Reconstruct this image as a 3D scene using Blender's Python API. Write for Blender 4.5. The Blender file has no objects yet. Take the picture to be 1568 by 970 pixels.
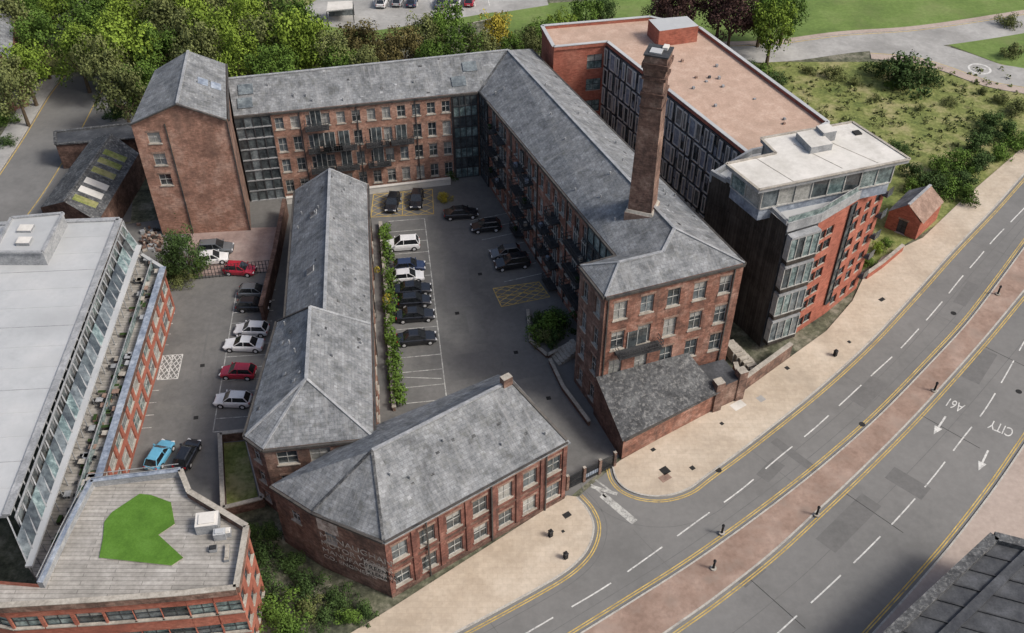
import bpy, math, random
from mathutils import Vector, Matrix
random.seed(7)
col=bpy.context.scene.collection
# ------------------------------------------------------------------ site survey (metres)
F0=1538.0; PITCH=math.radians(41.9); HC=80.0
_c,_s=math.cos(PITCH),math.sin(PITCH)
def S(x,y,z=0.0):
    """survey observation + known elevation -> true site position in metres"""
    u=(x-784)/F0; v=(y-485)/F0
    t=(HC-z)/(_s+v*_c)
    return Vector((u*t,(_c-v*_s)*t,z))
def SL(pts,z=0.0): return [S(x,y,z) for x,y in pts]
V=Vector
# ------------------------------------------------------------------ materials
MATS={}
def mk(name,c1,c2,c3=None,ns=.5,fine=5.,rough=.9,bump=.0,brick=None,spec=.2,metal=0,fa=.25,coat=0,stain=None,streak=None):
    m=bpy.data.materials.new(name); m.use_nodes=True; nt=m.node_tree; N=nt.nodes; L=nt.links
    b=N['Principled BSDF']; b.inputs['Roughness'].default_value=rough; b.inputs['Metallic'].default_value=metal
    b.inputs['Specular IOR Level'].default_value=spec; b.inputs['Coat Weight'].default_value=coat
    c3=c3 or c2
    tc=N.new('ShaderNodeTexCoord')
    n1=N.new('ShaderNodeTexNoise'); n1.inputs['Scale'].default_value=ns; n1.inputs['Detail'].default_value=9; n1.inputs['Roughness'].default_value=.68
    L.new(tc.outputs['Object'],n1.inputs['Vector'])
    r=N.new('ShaderNodeValToRGB'); e=r.color_ramp.elements; e[0].position=.36; e[0].color=(*c1,1); e[1].position=.64; e[1].color=(*c3,1)
    k=e.new(.5); k.color=(*c2,1)
    L.new(n1.outputs['Fac'],r.inputs['Fac'])
    n2=N.new('ShaderNodeTexNoise'); n2.inputs['Scale'].default_value=fine; n2.inputs['Detail'].default_value=5; n2.inputs['Roughness'].default_value=.7
    L.new(tc.outputs['Object'],n2.inputs['Vector'])
    mr=N.new('ShaderNodeMapRange'); mr.inputs[1].default_value=.3; mr.inputs[2].default_value=.7; mr.inputs[3].default_value=1-fa; mr.inputs[4].default_value=1+fa
    L.new(n2.outputs['Fac'],mr.inputs[0])
    vm=N.new('ShaderNodeVectorMath'); vm.operation='SCALE'; L.new(r.outputs['Color'],vm.inputs[0]); L.new(mr.outputs[0],vm.inputs['Scale'])
    out=vm.outputs[0]; hgt=n2.outputs['Fac']
    if brick:
        bw,bh,ms,lo,hi,mo=brick
        bt=N.new('ShaderNodeTexBrick'); L.new(tc.outputs['UV'],bt.inputs['Vector']); bt.inputs['Scale'].default_value=1
        bt.inputs['Brick Width'].default_value=bw; bt.inputs['Row Height'].default_value=bh; bt.inputs['Mortar Size'].default_value=ms
        bt.inputs['Color1'].default_value=(lo,lo,lo,1); bt.inputs['Color2'].default_value=(hi,hi,hi,1); bt.inputs['Mortar'].default_value=(mo,mo,mo,1)
        v2=N.new('ShaderNodeVectorMath'); v2.operation='MULTIPLY'; L.new(out,v2.inputs[0]); L.new(bt.outputs['Color'],v2.inputs[1]); out=v2.outputs[0]
    for src,stn in (('Object',stain),('UV',streak)):
        if not stn: continue
        sc,sx,colr,amt=stn[:4]
        mp=N.new('ShaderNodeMapping'); mp.inputs['Scale'].default_value=sx; L.new(tc.outputs[src],mp.inputs['Vector'])
        n3=N.new('ShaderNodeTexNoise'); n3.inputs['Scale'].default_value=sc; n3.inputs['Detail'].default_value=7; n3.inputs['Roughness'].default_value=.72; L.new(mp.outputs[0],n3.inputs['Vector'])
        m3=N.new('ShaderNodeMapRange'); m3.inputs[1].default_value=.5; m3.inputs[2].default_value=.68; m3.inputs[3].default_value=0; m3.inputs[4].default_value=amt; L.new(n3.outputs['Fac'],m3.inputs[0])
        mx=N.new('ShaderNodeMixRGB'); L.new(m3.outputs[0],mx.inputs[0]); L.new(out,mx.inputs[1]); mx.inputs[2].default_value=(*colr,1); out=mx.outputs[0]
    L.new(out,b.inputs['Base Color'])
    if bump:
        bp=N.new('ShaderNodeBump'); bp.inputs['Strength'].default_value=bump; bp.inputs['Distance'].default_value=.12; L.new(hgt,bp.inputs['Height']); L.new(bp.outputs[0],b.inputs['Normal'])
    MATS[name]=m; return m
def leafmat(name,dark,light,hue=.0):
    m=bpy.data.materials.new(name); m.use_nodes=True; nt=m.node_tree; N=nt.nodes; L=nt.links
    b=N['Principled BSDF']; b.inputs['Roughness'].default_value=.8; b.inputs['Specular IOR Level'].default_value=.1
    at=N.new('ShaderNodeAttribute'); at.attribute_name='tint'
    oi=N.new('ShaderNodeObjectInfo')
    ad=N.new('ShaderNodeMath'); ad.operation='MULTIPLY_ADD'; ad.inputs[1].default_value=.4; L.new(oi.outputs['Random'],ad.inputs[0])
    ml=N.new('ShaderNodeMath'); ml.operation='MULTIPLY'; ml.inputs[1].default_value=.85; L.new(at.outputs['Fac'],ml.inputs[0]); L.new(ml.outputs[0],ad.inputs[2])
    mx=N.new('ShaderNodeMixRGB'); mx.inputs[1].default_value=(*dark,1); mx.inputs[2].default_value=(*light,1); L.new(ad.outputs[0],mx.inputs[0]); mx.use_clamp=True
    L.new(mx.outputs[0],b.inputs['Base Color']); MATS[name]=m
SL_B=(.5,.36,.02,.82,1.14,.7)
mk('slate',(.115,.122,.13),(.18,.19,.2),(.25,.26,.27),ns=.6,fine=3.6,rough=.8,bump=.4,brick=SL_B,fa=.26,stain=(1.1,(1,1,1),(.1,.102,.088),.5),streak=(1.2,(1.5,.14,1),(.3,.305,.31),.5))
mk('slate_dark',(.045,.047,.05),(.07,.073,.077),(.12,.125,.128),ns=.5,fine=3,rough=.8,bump=.4,brick=SL_B,fa=.3,stain=(2.6,(1,1,1),(.33,.33,.32),.55))
BR=(.45,.15,.014,.8,1.18,.9)
SK=(1.,(.9,.12,1),(.06,.046,.042),.62)
mk('brick',(.125,.07,.056),(.24,.118,.086),(.35,.21,.165),ns=.5,fine=2.8,bump=.4,brick=BR,fa=.36,stain=(.7,(1,1,.5),(.08,.058,.05),.65),streak=SK)
mk('brick_old',(.1,.067,.056),(.19,.118,.093),(.29,.205,.165),ns=.5,fine=2.8,bump=.4,brick=BR,fa=.36,stain=(.7,(1,1,.5),(.07,.058,.05),.65),streak=SK)
mk('brick_front',(.115,.055,.045),(.185,.082,.064),(.27,.14,.11),ns=.6,fine=2.5,bump=.4,brick=BR,fa=.33,stain=(.6,(1,1,.4),(.07,.045,.04),.6),streak=SK)
mk('brick_tower',(.22,.128,.098),(.335,.19,.14),(.43,.28,.22),ns=.45,fine=2.6,bump=.3,brick=BR,fa=.3,stain=(.5,(1,1,.8),(.145,.09,.07),.6),streak=(1.,(.7,.1,1),(.12,.085,.07),.45))
mk('brick_red',(.26,.09,.062),(.33,.115,.08),(.38,.155,.11),ns=.3,fine=2.5,bump=.2,brick=BR,fa=.2,stain=(.3,(1,1,.3),(.2,.085,.065),.45))
mk('brick_dark',(.07,.045,.038),(.12,.075,.06),(.19,.12,.095),ns=.7,fine=3,bump=.4,brick=BR,fa=.35)
mk('stone',(.25,.23,.2),(.33,.305,.265),(.4,.375,.33),ns=.6,fine=4,fa=.25)
mk('lintel',(.18,.125,.1),(.24,.165,.13),(.3,.22,.18),ns=1,fine=5)
mk('frame_white',(.27,.27,.26),(.36,.36,.345),(.46,.46,.44),ns=1,rough=.6)
mk('frame_dark',(.03,.032,.035),(.05,.052,.055),ns=1,rough=.5)
mk('metal_dark',(.03,.032,.035),(.055,.057,.06),ns=1,rough=.5,metal=.2)
mk('lead',(.21,.22,.23),(.27,.28,.29),(.34,.35,.36),ns=.8,rough=.6)
mk('gutter',(.035,.035,.037),(.07,.065,.06),ns=1,rough=.6)
mk('glass_dark',(.02,.026,.03),(.05,.06,.065),(.09,.11,.115),ns=.8,fine=1.5,rough=.08,spec=.8,fa=.4)
mk('glass_mid',(.07,.085,.095),(.12,.14,.15),(.19,.22,.23),ns=.9,fine=2,rough=.12,spec=.7,fa=.4)
mk('glass_blind',(.22,.23,.215),(.3,.3,.285),(.38,.38,.355),ns=1,rough=.2,spec=.6)
mk('glass_teal',(.07,.105,.11),(.13,.18,.18),(.25,.31,.305),ns=.9,fine=1.8,rough=.12,spec=.7,fa=.35)
mk('panel_blue',(.15,.18,.235),(.22,.255,.31),(.31,.345,.39),ns=.5,fine=2,rough=.4,fa=.3)
mk('panel_dark',(.04,.043,.05),(.06,.064,.07),(.09,.095,.105),ns=.5,rough=.6)
mk('timber_dark',(.03,.026,.022),(.047,.041,.036),(.068,.06,.053),ns=.3,fine=1.5,rough=.85,brick=(.35,7,.03,.8,1.2,.6),streak=(1.,(1.2,.06,1),(.12,.108,.095),.6))
mk('roof_grey',(.35,.365,.375),(.4,.415,.425),(.44,.45,.455),ns=.12,fine=1.2,rough=.8,fa=.05,stain=(.15,(1,1,1),(.31,.32,.325),.55))
mk('roof_white',(.5,.485,.45),(.56,.545,.51),(.61,.59,.555),ns=.3,fine=2,fa=.06,stain=(.35,(1,1,1),(.38,.365,.33),.6))
mk('roof_brown',(.37,.265,.205),(.42,.3,.235),(.47,.35,.28),ns=.7,fine=4,fa=.16,stain=(.15,(1,1,1),(.33,.245,.19),.5))
mk('decking',(.24,.23,.21),(.31,.295,.27),(.37,.355,.33),ns=.3,fine=2.2,fa=.2,brick=(5,.4,.03,.85,1.12,.55),streak=(1.,(.2,1.5,1),(.22,.21,.19),.5))
mk('turf',(.06,.135,.018),(.075,.165,.022),(.09,.19,.03),ns=.6,fine=7,fa=.18)
mk('asphalt_yard',(.115,.115,.112),(.135,.134,.13),(.157,.155,.15),ns=.09,fine=1.6,fa=.12,stain=(.22,(1,1,1),(.19,.186,.174),.65))
mk('asphalt_road',(.15,.15,.146),(.17,.169,.164),(.19,.188,.182),ns=.07,fine=1.3,fa=.08,stain=(.1,(1,1,1),(.128,.127,.123),.65))
mk('asphalt_patch',(.125,.125,.122),(.14,.139,.136),ns=.4,fine=2,fa=.1)
mk('concrete',(.25,.247,.235),(.31,.307,.295),(.37,.366,.352),ns=.12,fine=1.2,fa=.12,stain=(.1,(1,1,1),(.2,.2,.195),.6))
mk('pavement',(.4,.335,.26),(.455,.388,.308),(.51,.445,.362),ns=.15,fine=2.2,fa=.1,stain=(.16,(1,1,1),(.31,.265,.21),.65),brick=(.9,.6,.02,.96,1.03,.9))
mk('pavement_pink',(.31,.255,.22),(.37,.308,.268),(.43,.36,.315),ns=.2,fine=2,fa=.12,stain=(.2,(1,1,1),(.26,.21,.178),.5))
mk('median',(.23,.16,.127),(.28,.2,.16),(.34,.255,.21),ns=.3,fine=1.6,fa=.18,stain=(.4,(1,1,1),(.2,.165,.14),.65))
mk('kerbstone',(.31,.295,.27),(.4,.385,.35),ns=.8)
mk('pink_yard',(.23,.17,.152),(.29,.22,.198),(.33,.265,.238),ns=.3,fine=2,fa=.15)
mk('grass',(.095,.145,.04),(.125,.187,.05),(.16,.22,.07),ns=.1,fine=1.5,fa=.2,stain=(.12,(1,1,1),(.17,.19,.08),.5))
mk('scrub',(.105,.135,.04),(.165,.187,.06),(.24,.24,.1),ns=.2,fine=1.6,fa=.35,bump=.6,stain=(.2,(1,1,1),(.3,.26,.15),.6))
mk('earth',(.05,.055,.04),(.1,.105,.07),(.19,.18,.14),ns=.3,fine=1.2,fa=.4,bump=.5)
WEAR=(.155,.153,.148)
mk('paint_white',(.46,.46,.44),(.55,.55,.53),(.62,.62,.59),ns=1.3,fine=7,fa=.2,stain=(2.2,(1,1,1),WEAR,.8))
mk('paint_worn',(.22,.22,.21),(.38,.38,.36),(.5,.5,.47),ns=1.3,fine=6,fa=.3,stain=(2.,(1,1,1),WEAR,.9))
mk('paint_wall',(.2,.17,.15),(.4,.37,.33),(.55,.52,.47),ns=1.3,fine=6,fa=.3,stain=(1.0,(1,1,1),(.15,.09,.075),.85))
mk('paint_yellow',(.37,.26,.08),(.48,.34,.1),(.55,.41,.15),ns=.8,fine=5,fa=.2,stain=(1.5,(1,1,1),(.2,.175,.12),.8))
mk('rubber',(.015,.015,.015),(.025,.025,.025),rough=.8)
mk('lamp_red',(.3,.01,.01),(.35,.02,.02),rough=.3)
mk('lamp_clear',(.5,.5,.5),(.6,.6,.6),rough=.15)
mk('car_glass',(.012,.014,.016),(.02,.023,.026),rough=.05,spec=.8)
CARC={'white':(.7,.7,.7),'black':(.014,.015,.018),'grey':(.11,.12,.13),'blue':(.025,.04,.09),'red':(.36,.015,.035),'lightblue':(.12,.36,.52),'silver':(.35,.36,.37)}
for k_,c_ in CARC.items(): mk('car_'+k_,tuple(a*.85 for a in c_),c_,rough=.25,spec=.6,coat=.6,fa=.06)
mk('bark',(.06,.045,.03),(.1,.075,.05),ns=2)
leafmat('leaf_mid',(.015,.034,.008),(.11,.185,.035)); leafmat('leaf_lime',(.025,.05,.008),(.21,.3,.045))
leafmat('leaf_dark',(.013,.026,.01),(.068,.115,.035)); leafmat('leaf_brown',(.03,.026,.012),(.15,.13,.05))
leafmat('leaf_yellow',(.07,.06,.01),(.36,.3,.045)); leafmat('leaf_purple',(.018,.011,.011),(.09,.052,.045))
leafmat('leaf_olive',(.03,.038,.014),(.165,.19,.07))
# ------------------------------------------------------------------ mesh builder
class MB:
    def __init__(s): s.v=[];s.f=[];s.m=[];s.names=[];s.t=None
    def mi(s,m):
        if m not in s.names: s.names.append(m)
        return s.names.index(m)
    def poly(s,pts,m):
        i=len(s.v); s.v+= [tuple(p) for p in pts]; s.f.append(list(range(i,i+len(pts)))); s.m.append(s.mi(m))
    def obox(s,o,ex,ey,ez,m,mt=None):
        p=[o,o+ex,o+ex+ey,o+ey]; q=[a+ez for a in p]
        s.poly([p[3],p[2],p[1],p[0]],m); s.poly(q,mt or m)
        for i in range(4):
            j=(i+1)%4; s.poly([p[i],p[j],q[j],q[i]],m)
    def cbox(s,c,dx,dy,dz,ang,m,mt=None):
        ex=V((math.cos(ang),math.sin(ang),0))*dx; ey=V((-math.sin(ang),math.cos(ang),0))*dy
        s.obox(V(c)-ex/2-ey/2,ex,ey,V((0,0,dz)),m,mt)
    def strip(s,p,q,w,h,m,up=0):
        d=q-p; sd=V((-d.y,d.x,0))
        if sd.length<1e-6: return
        sd.normalize(); s.obox(p-sd*w/2+V((0,0,up)),d,sd*w,V((0,0,h)),m)
    def post(s,p,r,h,m,n=8,r2=None):
        r2=r if r2 is None else r2
        a=[p+V((math.cos(2*math.pi*i/n)*r,math.sin(2*math.pi*i/n)*r,0)) for i in range(n)]
        b=[p+V((math.cos(2*math.pi*i/n)*r2,math.sin(2*math.pi*i/n)*r2,h)) for i in range(n)]
        for i in range(n): s.poly([a[i],a[(i+1)%n],b[(i+1)%n],b[i]],m)
        s.poly(b,m)
    def prism(s,pts,z0,z1,ms,mt):
        a=[V((p.x,p.y,z0)) for p in pts]; b=[V((p.x,p.y,z1)) for p in pts]; n=len(pts)
        if area(pts)<0: a.reverse(); b.reverse()
        s.poly(b,mt)
        for i in range(n):
            j=(i+1)%n; s.poly([a[i],a[j],b[j],b[i]],ms)
    def obj(s,name,parent=None,smooth=False):
        me=bpy.data.meshes.new(name); me.from_pydata(s.v,[],s.f)
        for n in s.names: me.materials.append(MATS[n])
        me.polygons.foreach_set('material_index',s.m)
        uv=me.uv_layers.new(name='UVMap').data
        me.update()
        for p in me.polygons:
            n=p.normal
            t=V((0,0,1)).cross(n)
            t=V((1,0,0)) if t.length<.05 else t.normalized()
            b=n.cross(t)
            for li in p.loop_indices:
                co=me.vertices[me.loops[li].vertex_index].co
                uv[li].uv=(co.dot(t),co.dot(b))
        if s.t:
            at=me.attributes.new('tint','FLOAT','POINT'); at.data.foreach_set('value',s.t)
        if smooth: me.polygons.foreach_set('use_smooth',[True]*len(me.polygons))
        o=bpy.data.objects.new(name,me); col.objects.link(o)
        if parent: o.parent=parent
        return o
def area(p): return sum(p[i].x*p[(i+1)%len(p)].y-p[(i+1)%len(p)].x*p[i].y for i in range(len(p)))/2
def empty(name):
    o=bpy.data.objects.new(name,None); o.empty_display_size=.5; col.objects.link(o); return o
def sheet(name,pts,z,m):
    mb=MB(); p=[V((a.x,a.y,z)) for a in pts]
    if area(p)<0: p.reverse()
    mb.poly(p,m); return mb.obj(name)
def slab(name,pts,z,m,side='kerbstone'):
    mb=MB(); mb.prism(pts,-.05,z,side,m); return mb.obj(name)
def cat(pts,n=6):
    P=[2*pts[0]-pts[1]]+list(pts)+[2*pts[-1]-pts[-2]]; out=[]
    for i in range(1,len(P)-2):
        for k in range(n):
            t=k/n; a,b,c,d=P[i-1],P[i],P[i+1],P[i+2]
            out.append(.5*((2*b)+(c-a)*t+(2*a-5*b+4*c-d)*t*t+(3*b-a-3*c+d)*t**3))
    out.append(pts[-1]); return out
def ext(pts,a=0,b=0,st=10.):
    p=list(pts)
    if a:
        d=(p[0]-p[1]).normalized()
        for k in range(int(a/st)): p=[p[0]+d*st]+p
    if b:
        d=(p[-1]-p[-2]).normalized()
        for k in range(int(b/st)): p=p+[p[-1]+d*st]
    return p
def offs(pts,d):
    out=[]
    for i,p in enumerate(pts):
        a=pts[max(i-1,0)]; b=pts[min(i+1,len(pts)-1)]; t=(b-a).normalized(); out.append(p+V((-t.y,t.x,0))*d)
    return out
def ribbon(mb,pts,w,z,m):
    A=offs(pts,w/2); B=offs(pts,-w/2)
    for i in range(len(pts)-1):
        q=[B[i],B[i+1],A[i+1],A[i]]; mb.poly([V((a.x,a.y,z)) for a in q],m)
# ------------------------------------------------------------------ architecture
def glassrand(): return random.choice(['glass_dark','glass_dark','glass_dark','glass_mid','glass_mid','glass_blind'])
def facade(mb,a,b,z0,za,zb,cols,rows,wall='brick',ww=1.2,skip=None,frame='frame_white',sill='stone',lint='lintel',depth=.22,margin=0.0,gl=None):
    a=V((a.x,a.y,0)); b=V((b.x,b.y,0)); L=(b-a).length; d=(b-a)/L; n=V((d.y,-d.x,0))
    if isinstance(cols,int):
        pitch=(L-2*margin)/cols; cols=[(margin+pitch*(i+.5))/L for i in range(cols)]
    hw=ww/2/L
    def pos(u,v,o=0):
        p=a+d*(L*u)+n*o; p.z=z0+((za+(zb-za)*u)-z0)*v; return p
    us=[0]
    for c in cols: us+=[c-hw,c+hw]
    us.append(1); vs=[0]
    for r in rows: vs+=[r[0],r[1]]
    vs.append(1)
    for i in range(len(us)-1):
        for j in range(len(vs)-1):
            u0,u1,v0,v1=us[i],us[i+1],vs[j],vs[j+1]
            if i%2==1 and j%2==1 and not(skip and skip(i//2,j//2)):
                e=-depth
                mb.poly([pos(u0,v0),pos(u0,v0,e),pos(u0,v1,e),pos(u0,v1)],wall)
                mb.poly([pos(u1,v0,e),pos(u1,v0),pos(u1,v1),pos(u1,v1,e)],wall)
                mb.poly([pos(u0,v1),pos(u0,v1,e),pos(u1,v1,e),pos(u1,v1)],wall)
                mb.poly([pos(u0,v0,e),pos(u0,v0),pos(u1,v0),pos(u1,v0,e)],'stone')
                g=(gl or glassrand)()
                mb.poly([pos(u0,v0,e),pos(u1,v0,e),pos(u1,v1,e),pos(u0,v1,e)],g)
                f=.06
                P0,P1,P2,P3=pos(u0,v0,e),pos(u1,v0,e),pos(u1,v1,e),pos(u0,v1,e)
                ez=P3-P0; ex=P1-P0
                if g!='glass_blind' and random.random()<.25: # half drawn blind behind the panes
                    hgt_=random.uniform(.25,.55); mb.poly([P0+ez*(1-hgt_)+n*.002,P1+ez*(1-hgt_)+n*.002,P2+n*.002,P3+n*.002],'glass_blind')
                for k in (0.,.5,1.):
                    mb.obox(P0+ex*k-d*(f*k)+n*.004,d*f,n*.05,ez,frame)
                for k in (0.,.5,1.):
                    q=P0+ez*k; q.z-=f*k
                    mb.obox(q+n*.006+d*.01,ex-d*.02,n*.055,V((0,0,f)),frame)
                if sill: mb.obox(pos(u0,v0)-d*.1-V((0,0,.14)),ex+d*.2,n*.1,V((0,0,.135)),sill)
                if lint: mb.obox(pos(u0,v1)-d*.12+V((0,0,.01)),ex+d*.24,n*.035,V((0,0,.26)),lint)
            else:
                mb.poly([pos(u0,v0),pos(u1,v0),pos(u1,v1),pos(u0,v1)],wall)
def curtain(mb,a,b,z0,za,zb,nc,nr,frame='frame_dark',off=.12,pan=None,fw=.12,sp=None):
    a=V((a.x,a.y,0)); b=V((b.x,b.y,0)); L=(b-a).length; d=(b-a)/L; n=V((d.y,-d.x,0))
    def pos(u,v,o=0):
        p=a+d*(L*u)+n*o; p.z=z0+((za+(zb-za)*u)-z0)*v; return p
    for i in range(nc):
        for j in range(nr):
            g=(pan or (lambda i,j:random.choice(['glass_dark','glass_mid'])))(i,j)
            mb.poly([pos(i/nc,j/nr,off),pos((i+1)/nc,j/nr,off),pos((i+1)/nc,(j+1)/nr,off),pos(i/nc,(j+1)/nr,off)],g)
    for i in range(nc+1):
        p=pos(i/nc,0,off+.005); mb.obox(p-d*fw/2,d*fw,n*.1,pos(i/nc,1,off+.005)-p,frame)
    for j in range(nr+1):
        p=pos(0,j/nr,off+.008); mb.obox(p-V((0,0,fw/2)),pos(1,j/nr,off+.008)-p,n*.12,V((0,0,fw*1.3)),sp or frame)
    mb.poly([pos(0,1,0),pos(1,1,0),pos(1,1,off),pos(0,1,off)],frame); mb.poly([pos(0,0,0),pos(0,0,off),pos(0,1,off),pos(0,1,0)],frame); mb.poly([pos(1,0,off),pos(1,0,0),pos(1,1,0),pos(1,1,off)],frame)
def balcony(mb,a,b,u0,u1,z,dep=1.25,m='metal_dark'):
    a=V((a.x,a.y,0)); b=V((b.x,b.y,0)); L=(b-a).length; d=(b-a)/L; n=V((d.y,-d.x,0))
    o=a+d*(L*u0)+n*.02; o.z=z; w=L*(u1-u0)
    mb.obox(o,d*w,n*dep,V((0,0,.16)),m)
    for h in (.55,1.08):
        mb.obox(o+n*(dep-.06)+V((0,0,h)),d*w,n*.06,V((0,0,.06)),m)
        for e in (0,w-.06): mb.obox(o+d*e+V((0,0,h)),d*.06,n*(dep-.06),V((0,0,.06)),m)
    k=max(3,int(w/.3))
    for i in range(k+1): mb.obox(o+d*((w-.04)*i/k)+n*(dep-.05)+V((0,0,.16)),d*.04,n*.04,V((0,0,.95)),m)
    for e in (.05,w-.15):
        mb.obox(o+d*e-V((0,0,.5)),d*.1,n*.1,V((0,0,.5)),m); mb.obox(o+d*e-V((0,0,.12)),d*.1,n*dep*.9,V((0,0,.1)),m)
    mb.obox(o+d*(w*.28)+V((0,0,.165)),d*(w*.44),n*.04,V((0,0,2.2)),'glass_dark')
    for e in (.28,.5,.72): mb.obox(o+d*(w*e-.04)+V((0,0,.165)),d*.08,n*.07,V((0,0,2.2)),'frame_white')
    if random.random()<.5:
        q=o+d*(w*random.uniform(.15,.85))+n*(dep*.6); mb.cbox((q.x,q.y,z+.165),.4,.4,.55,random.random(),random.choice(['lintel','leaf_dark','stone','panel_blue']))
def eaves(mb,pts,m='gutter'):
    for i in range(len(pts)-1):
        d=pts[i+1]-pts[i]; n=V((d.y,-d.x,0)).normalized()
        mb.obox(pts[i]+n*.05-V((0,0,.28)),d,n*.22,V((0,0,.26)),m)
def ridge(mb,pts,m='lead',w=.34):
    for i in range(len(pts)-1): mb.strip(pts[i],pts[i+1],w,.13,m,up=-.03)
def skylight(mb,A,B,C,D_,u,v,w,h,m='glass_mid'):
    p=(A*(1-u)+B*u)*(1-v)+(D_*(1-u)+C*u)*v
    ex=(B-A).normalized(); up=((D_+C)-(A+B)); up=(up-ex*up.dot(ex)).normalized(); n=ex.cross(up)
    mb.obox(p-ex*w/2-up*h/2,ex*w,up*h,n*.16,'lead',m)
def pipe(mb,a,b,u,z0,z1,m='gutter'):
    a=V((a.x,a.y,0)); b=V((b.x,b.y,0)); d=(b-a); n=V((d.y,-d.x,0)).normalized(); p=a+d*u+n*.02; p.z=z0
    mb.obox(p,d.normalized()*.13,n*.13,V((0,0,z1-z0)),m)
def drop(p,z): return V((p.x,p.y,z))
def clutter_roof(mb,A,B,C,D_,n,m='lead'):
    ex=(B-A).normalized(); up=((D_+C)-(A+B)); up=(up-ex*up.dot(ex)).normalized(); nn=ex.cross(up)
    for i in range(n):
        u,v=random.uniform(.05,.95),random.uniform(.1,.9)
        p=(A*(1-u)+B*u)*(1-v)+(D_*(1-u)+C*u)*v; mb.post(p-V((0,0,.1)),.09,.5,m,6)
    for i in range(n*2):
        u,v=random.uniform(.03,.97),random.uniform(.05,.95)
        p=(A*(1-u)+B*u)*(1-v)+(D_*(1-u)+C*u)*v; mb.obox(p-nn*.02,ex*random.uniform(.25,.5),up*random.uniform(.2,.35),nn*.05,random.choice(['lead','slate_dark']))
# =========================== MILL : front street range (F)
a0,a1,a2,a3,a4,a5=SL([(415,743),(478,783),(587,828),(868,675),(762,578),(578,650)],8.6)
R1=S(782,583,12.6); R0=S(570,690,12.6)
E_=empty('brick_street_range_building')
w=MB()
rowsF=[(.12,.37),(.57,.83)]
facade(w,a2,a3,0,8.6,8.6,7,rowsF,'brick_front',1.55)
facade(w,a1,a2,0,8.6,8.6,[.2,.62],[(.12,.3),(.55,.75)],'brick_old',1.3,skip=lambda i,j:(i,j)!=(0,1),gl=lambda:'glass_blind')
facade(w,a0,a1,0,8.6,8.6,[.5],[(.15,.3),(.6,.78)],'brick_old',1.1,skip=lambda i,j:j==0)
facade(w,a3,a4,0,8.6,8.6,2,[(.15,.35),(.58,.8)],'brick_front',1.2)
facade(w,a4,a5,0,8.6,8.6,6,[(.15,.38),(.58,.8)],'brick_old',1.2)
w.poly([drop(a5,0),drop(a0,0),a0,a5],'brick_old'); w.poly([a3,a4,R1],'brick_front')
L=(a3-a2); n=V((L.y,-L.x,0)).normalized(); d=L.normalized()
for k in range(8):
    p=drop(a2,0)+d*(L.length*k/7-.22 + (.22 if k==0 else 0)-(.2 if k==7 else 0)); w.obox(p+n*.004,d*.45,n*.13,V((0,0,7.9)),'brick_front')
w.obox(drop(a2,8.0)+n*.004,L,n*.17,V((0,0,.3)),'lintel'); w.obox(drop(a2,4.05)+n*.006,L,n*.1,V((0,0,.22)),'brick_dark'); w.obox(drop(a2,0)+n*.006,L,n*.16,V((0,0,.5)),'brick_dark')
for u in (.205,.555,.87): pipe(w,a2+n*.14,a3+n*.14,u,.1,8.4)
w.obj('walls',E_)
r=MB()
ov=n*.35-V((0,0,.2)); gv=d*.25
r.poly([a2+ov,a3+ov+gv,R1+gv,R0],'slate'); r.poly([a4+gv-n*.3,a5,R0,R1+gv],'slate'); r.poly([a1,a2+ov,R0],'slate'); r.poly([a0,a1,R0],'slate'); r.poly([a5,a0,R0],'slate')
eaves(r,[a0,a1,a2,a3]); ridge(r,[R0,R1]); ridge(r,[a2,R0],'slate_dark',.25); ridge(r,[a1,R0],'slate_dark',.25)
ridge(r,[a3,R1],'gutter',.3)
r.cbox(R1-V((0,0,.6))-d*.5,1.0,.7,1.4,math.atan2(d.y,d.x),'brick_old','stone')
clutter_roof(r,a2,a3,R1,R0,5)
r.obj('roof',E_)
def walltext(txt,a,b,u,z,size,m,parent,name):
    dd=(b-a); dd.z=0; dd.normalize(); nn=V((dd.y,-dd.x,0))
    cu=bpy.data.curves.new(name,'FONT'); cu.body=txt; cu.size=size; cu.extrude=.01; cu.align_x='LEFT'
    o=bpy.data.objects.new(name,cu); col.objects.link(o); cu.materials.append(MATS[m])
    M=Matrix((dd,V((0,0,1)),nn)).transposed().to_4x4(); M.translation=drop(a,z)+(b-a)*u+nn*.05; M.translation.z=z
    o.matrix_world=M; o.parent=parent; return o
s_=MB(); dd=(a2-a1).normalized(); nn=V((dd.y,-dd.x,0)); s_.obox(drop(a1,2.3)+(a2-a1)*.66+nn*.01,(a2-a1)*.31,nn*.03,V((0,0,2.0)),'paint_wall')
s_.obox(drop(a1,6.3)+(a2-a1)*.04+nn*.012,(a2-a1)*.3,nn*.03,V((0,0,1.9)),'paint_wall'); s_.obj('painted_wall_panel',E_)
for u_,z_,sz,tx in ((.04,5.1,1.15,'MILNAUGHAN'),(.04,4.0,1.0,'MOTOR WORKS'),(.04,2.95,.95,'MANUFACTURING'),(.04,2.0,.8,'CO. ENGINEERS')):
    walltext(tx,a1,a2,u_,z_,sz,'paint_wall',E_,'painted_lettering')
walltext('FREEMAN',a1,a2,.67,3.3,.85,'rubber',E_,'sign_lettering'); walltext('KEENAN',a1,a2,.69,2.5,.7,'rubber',E_,'sign_lettering')
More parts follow.
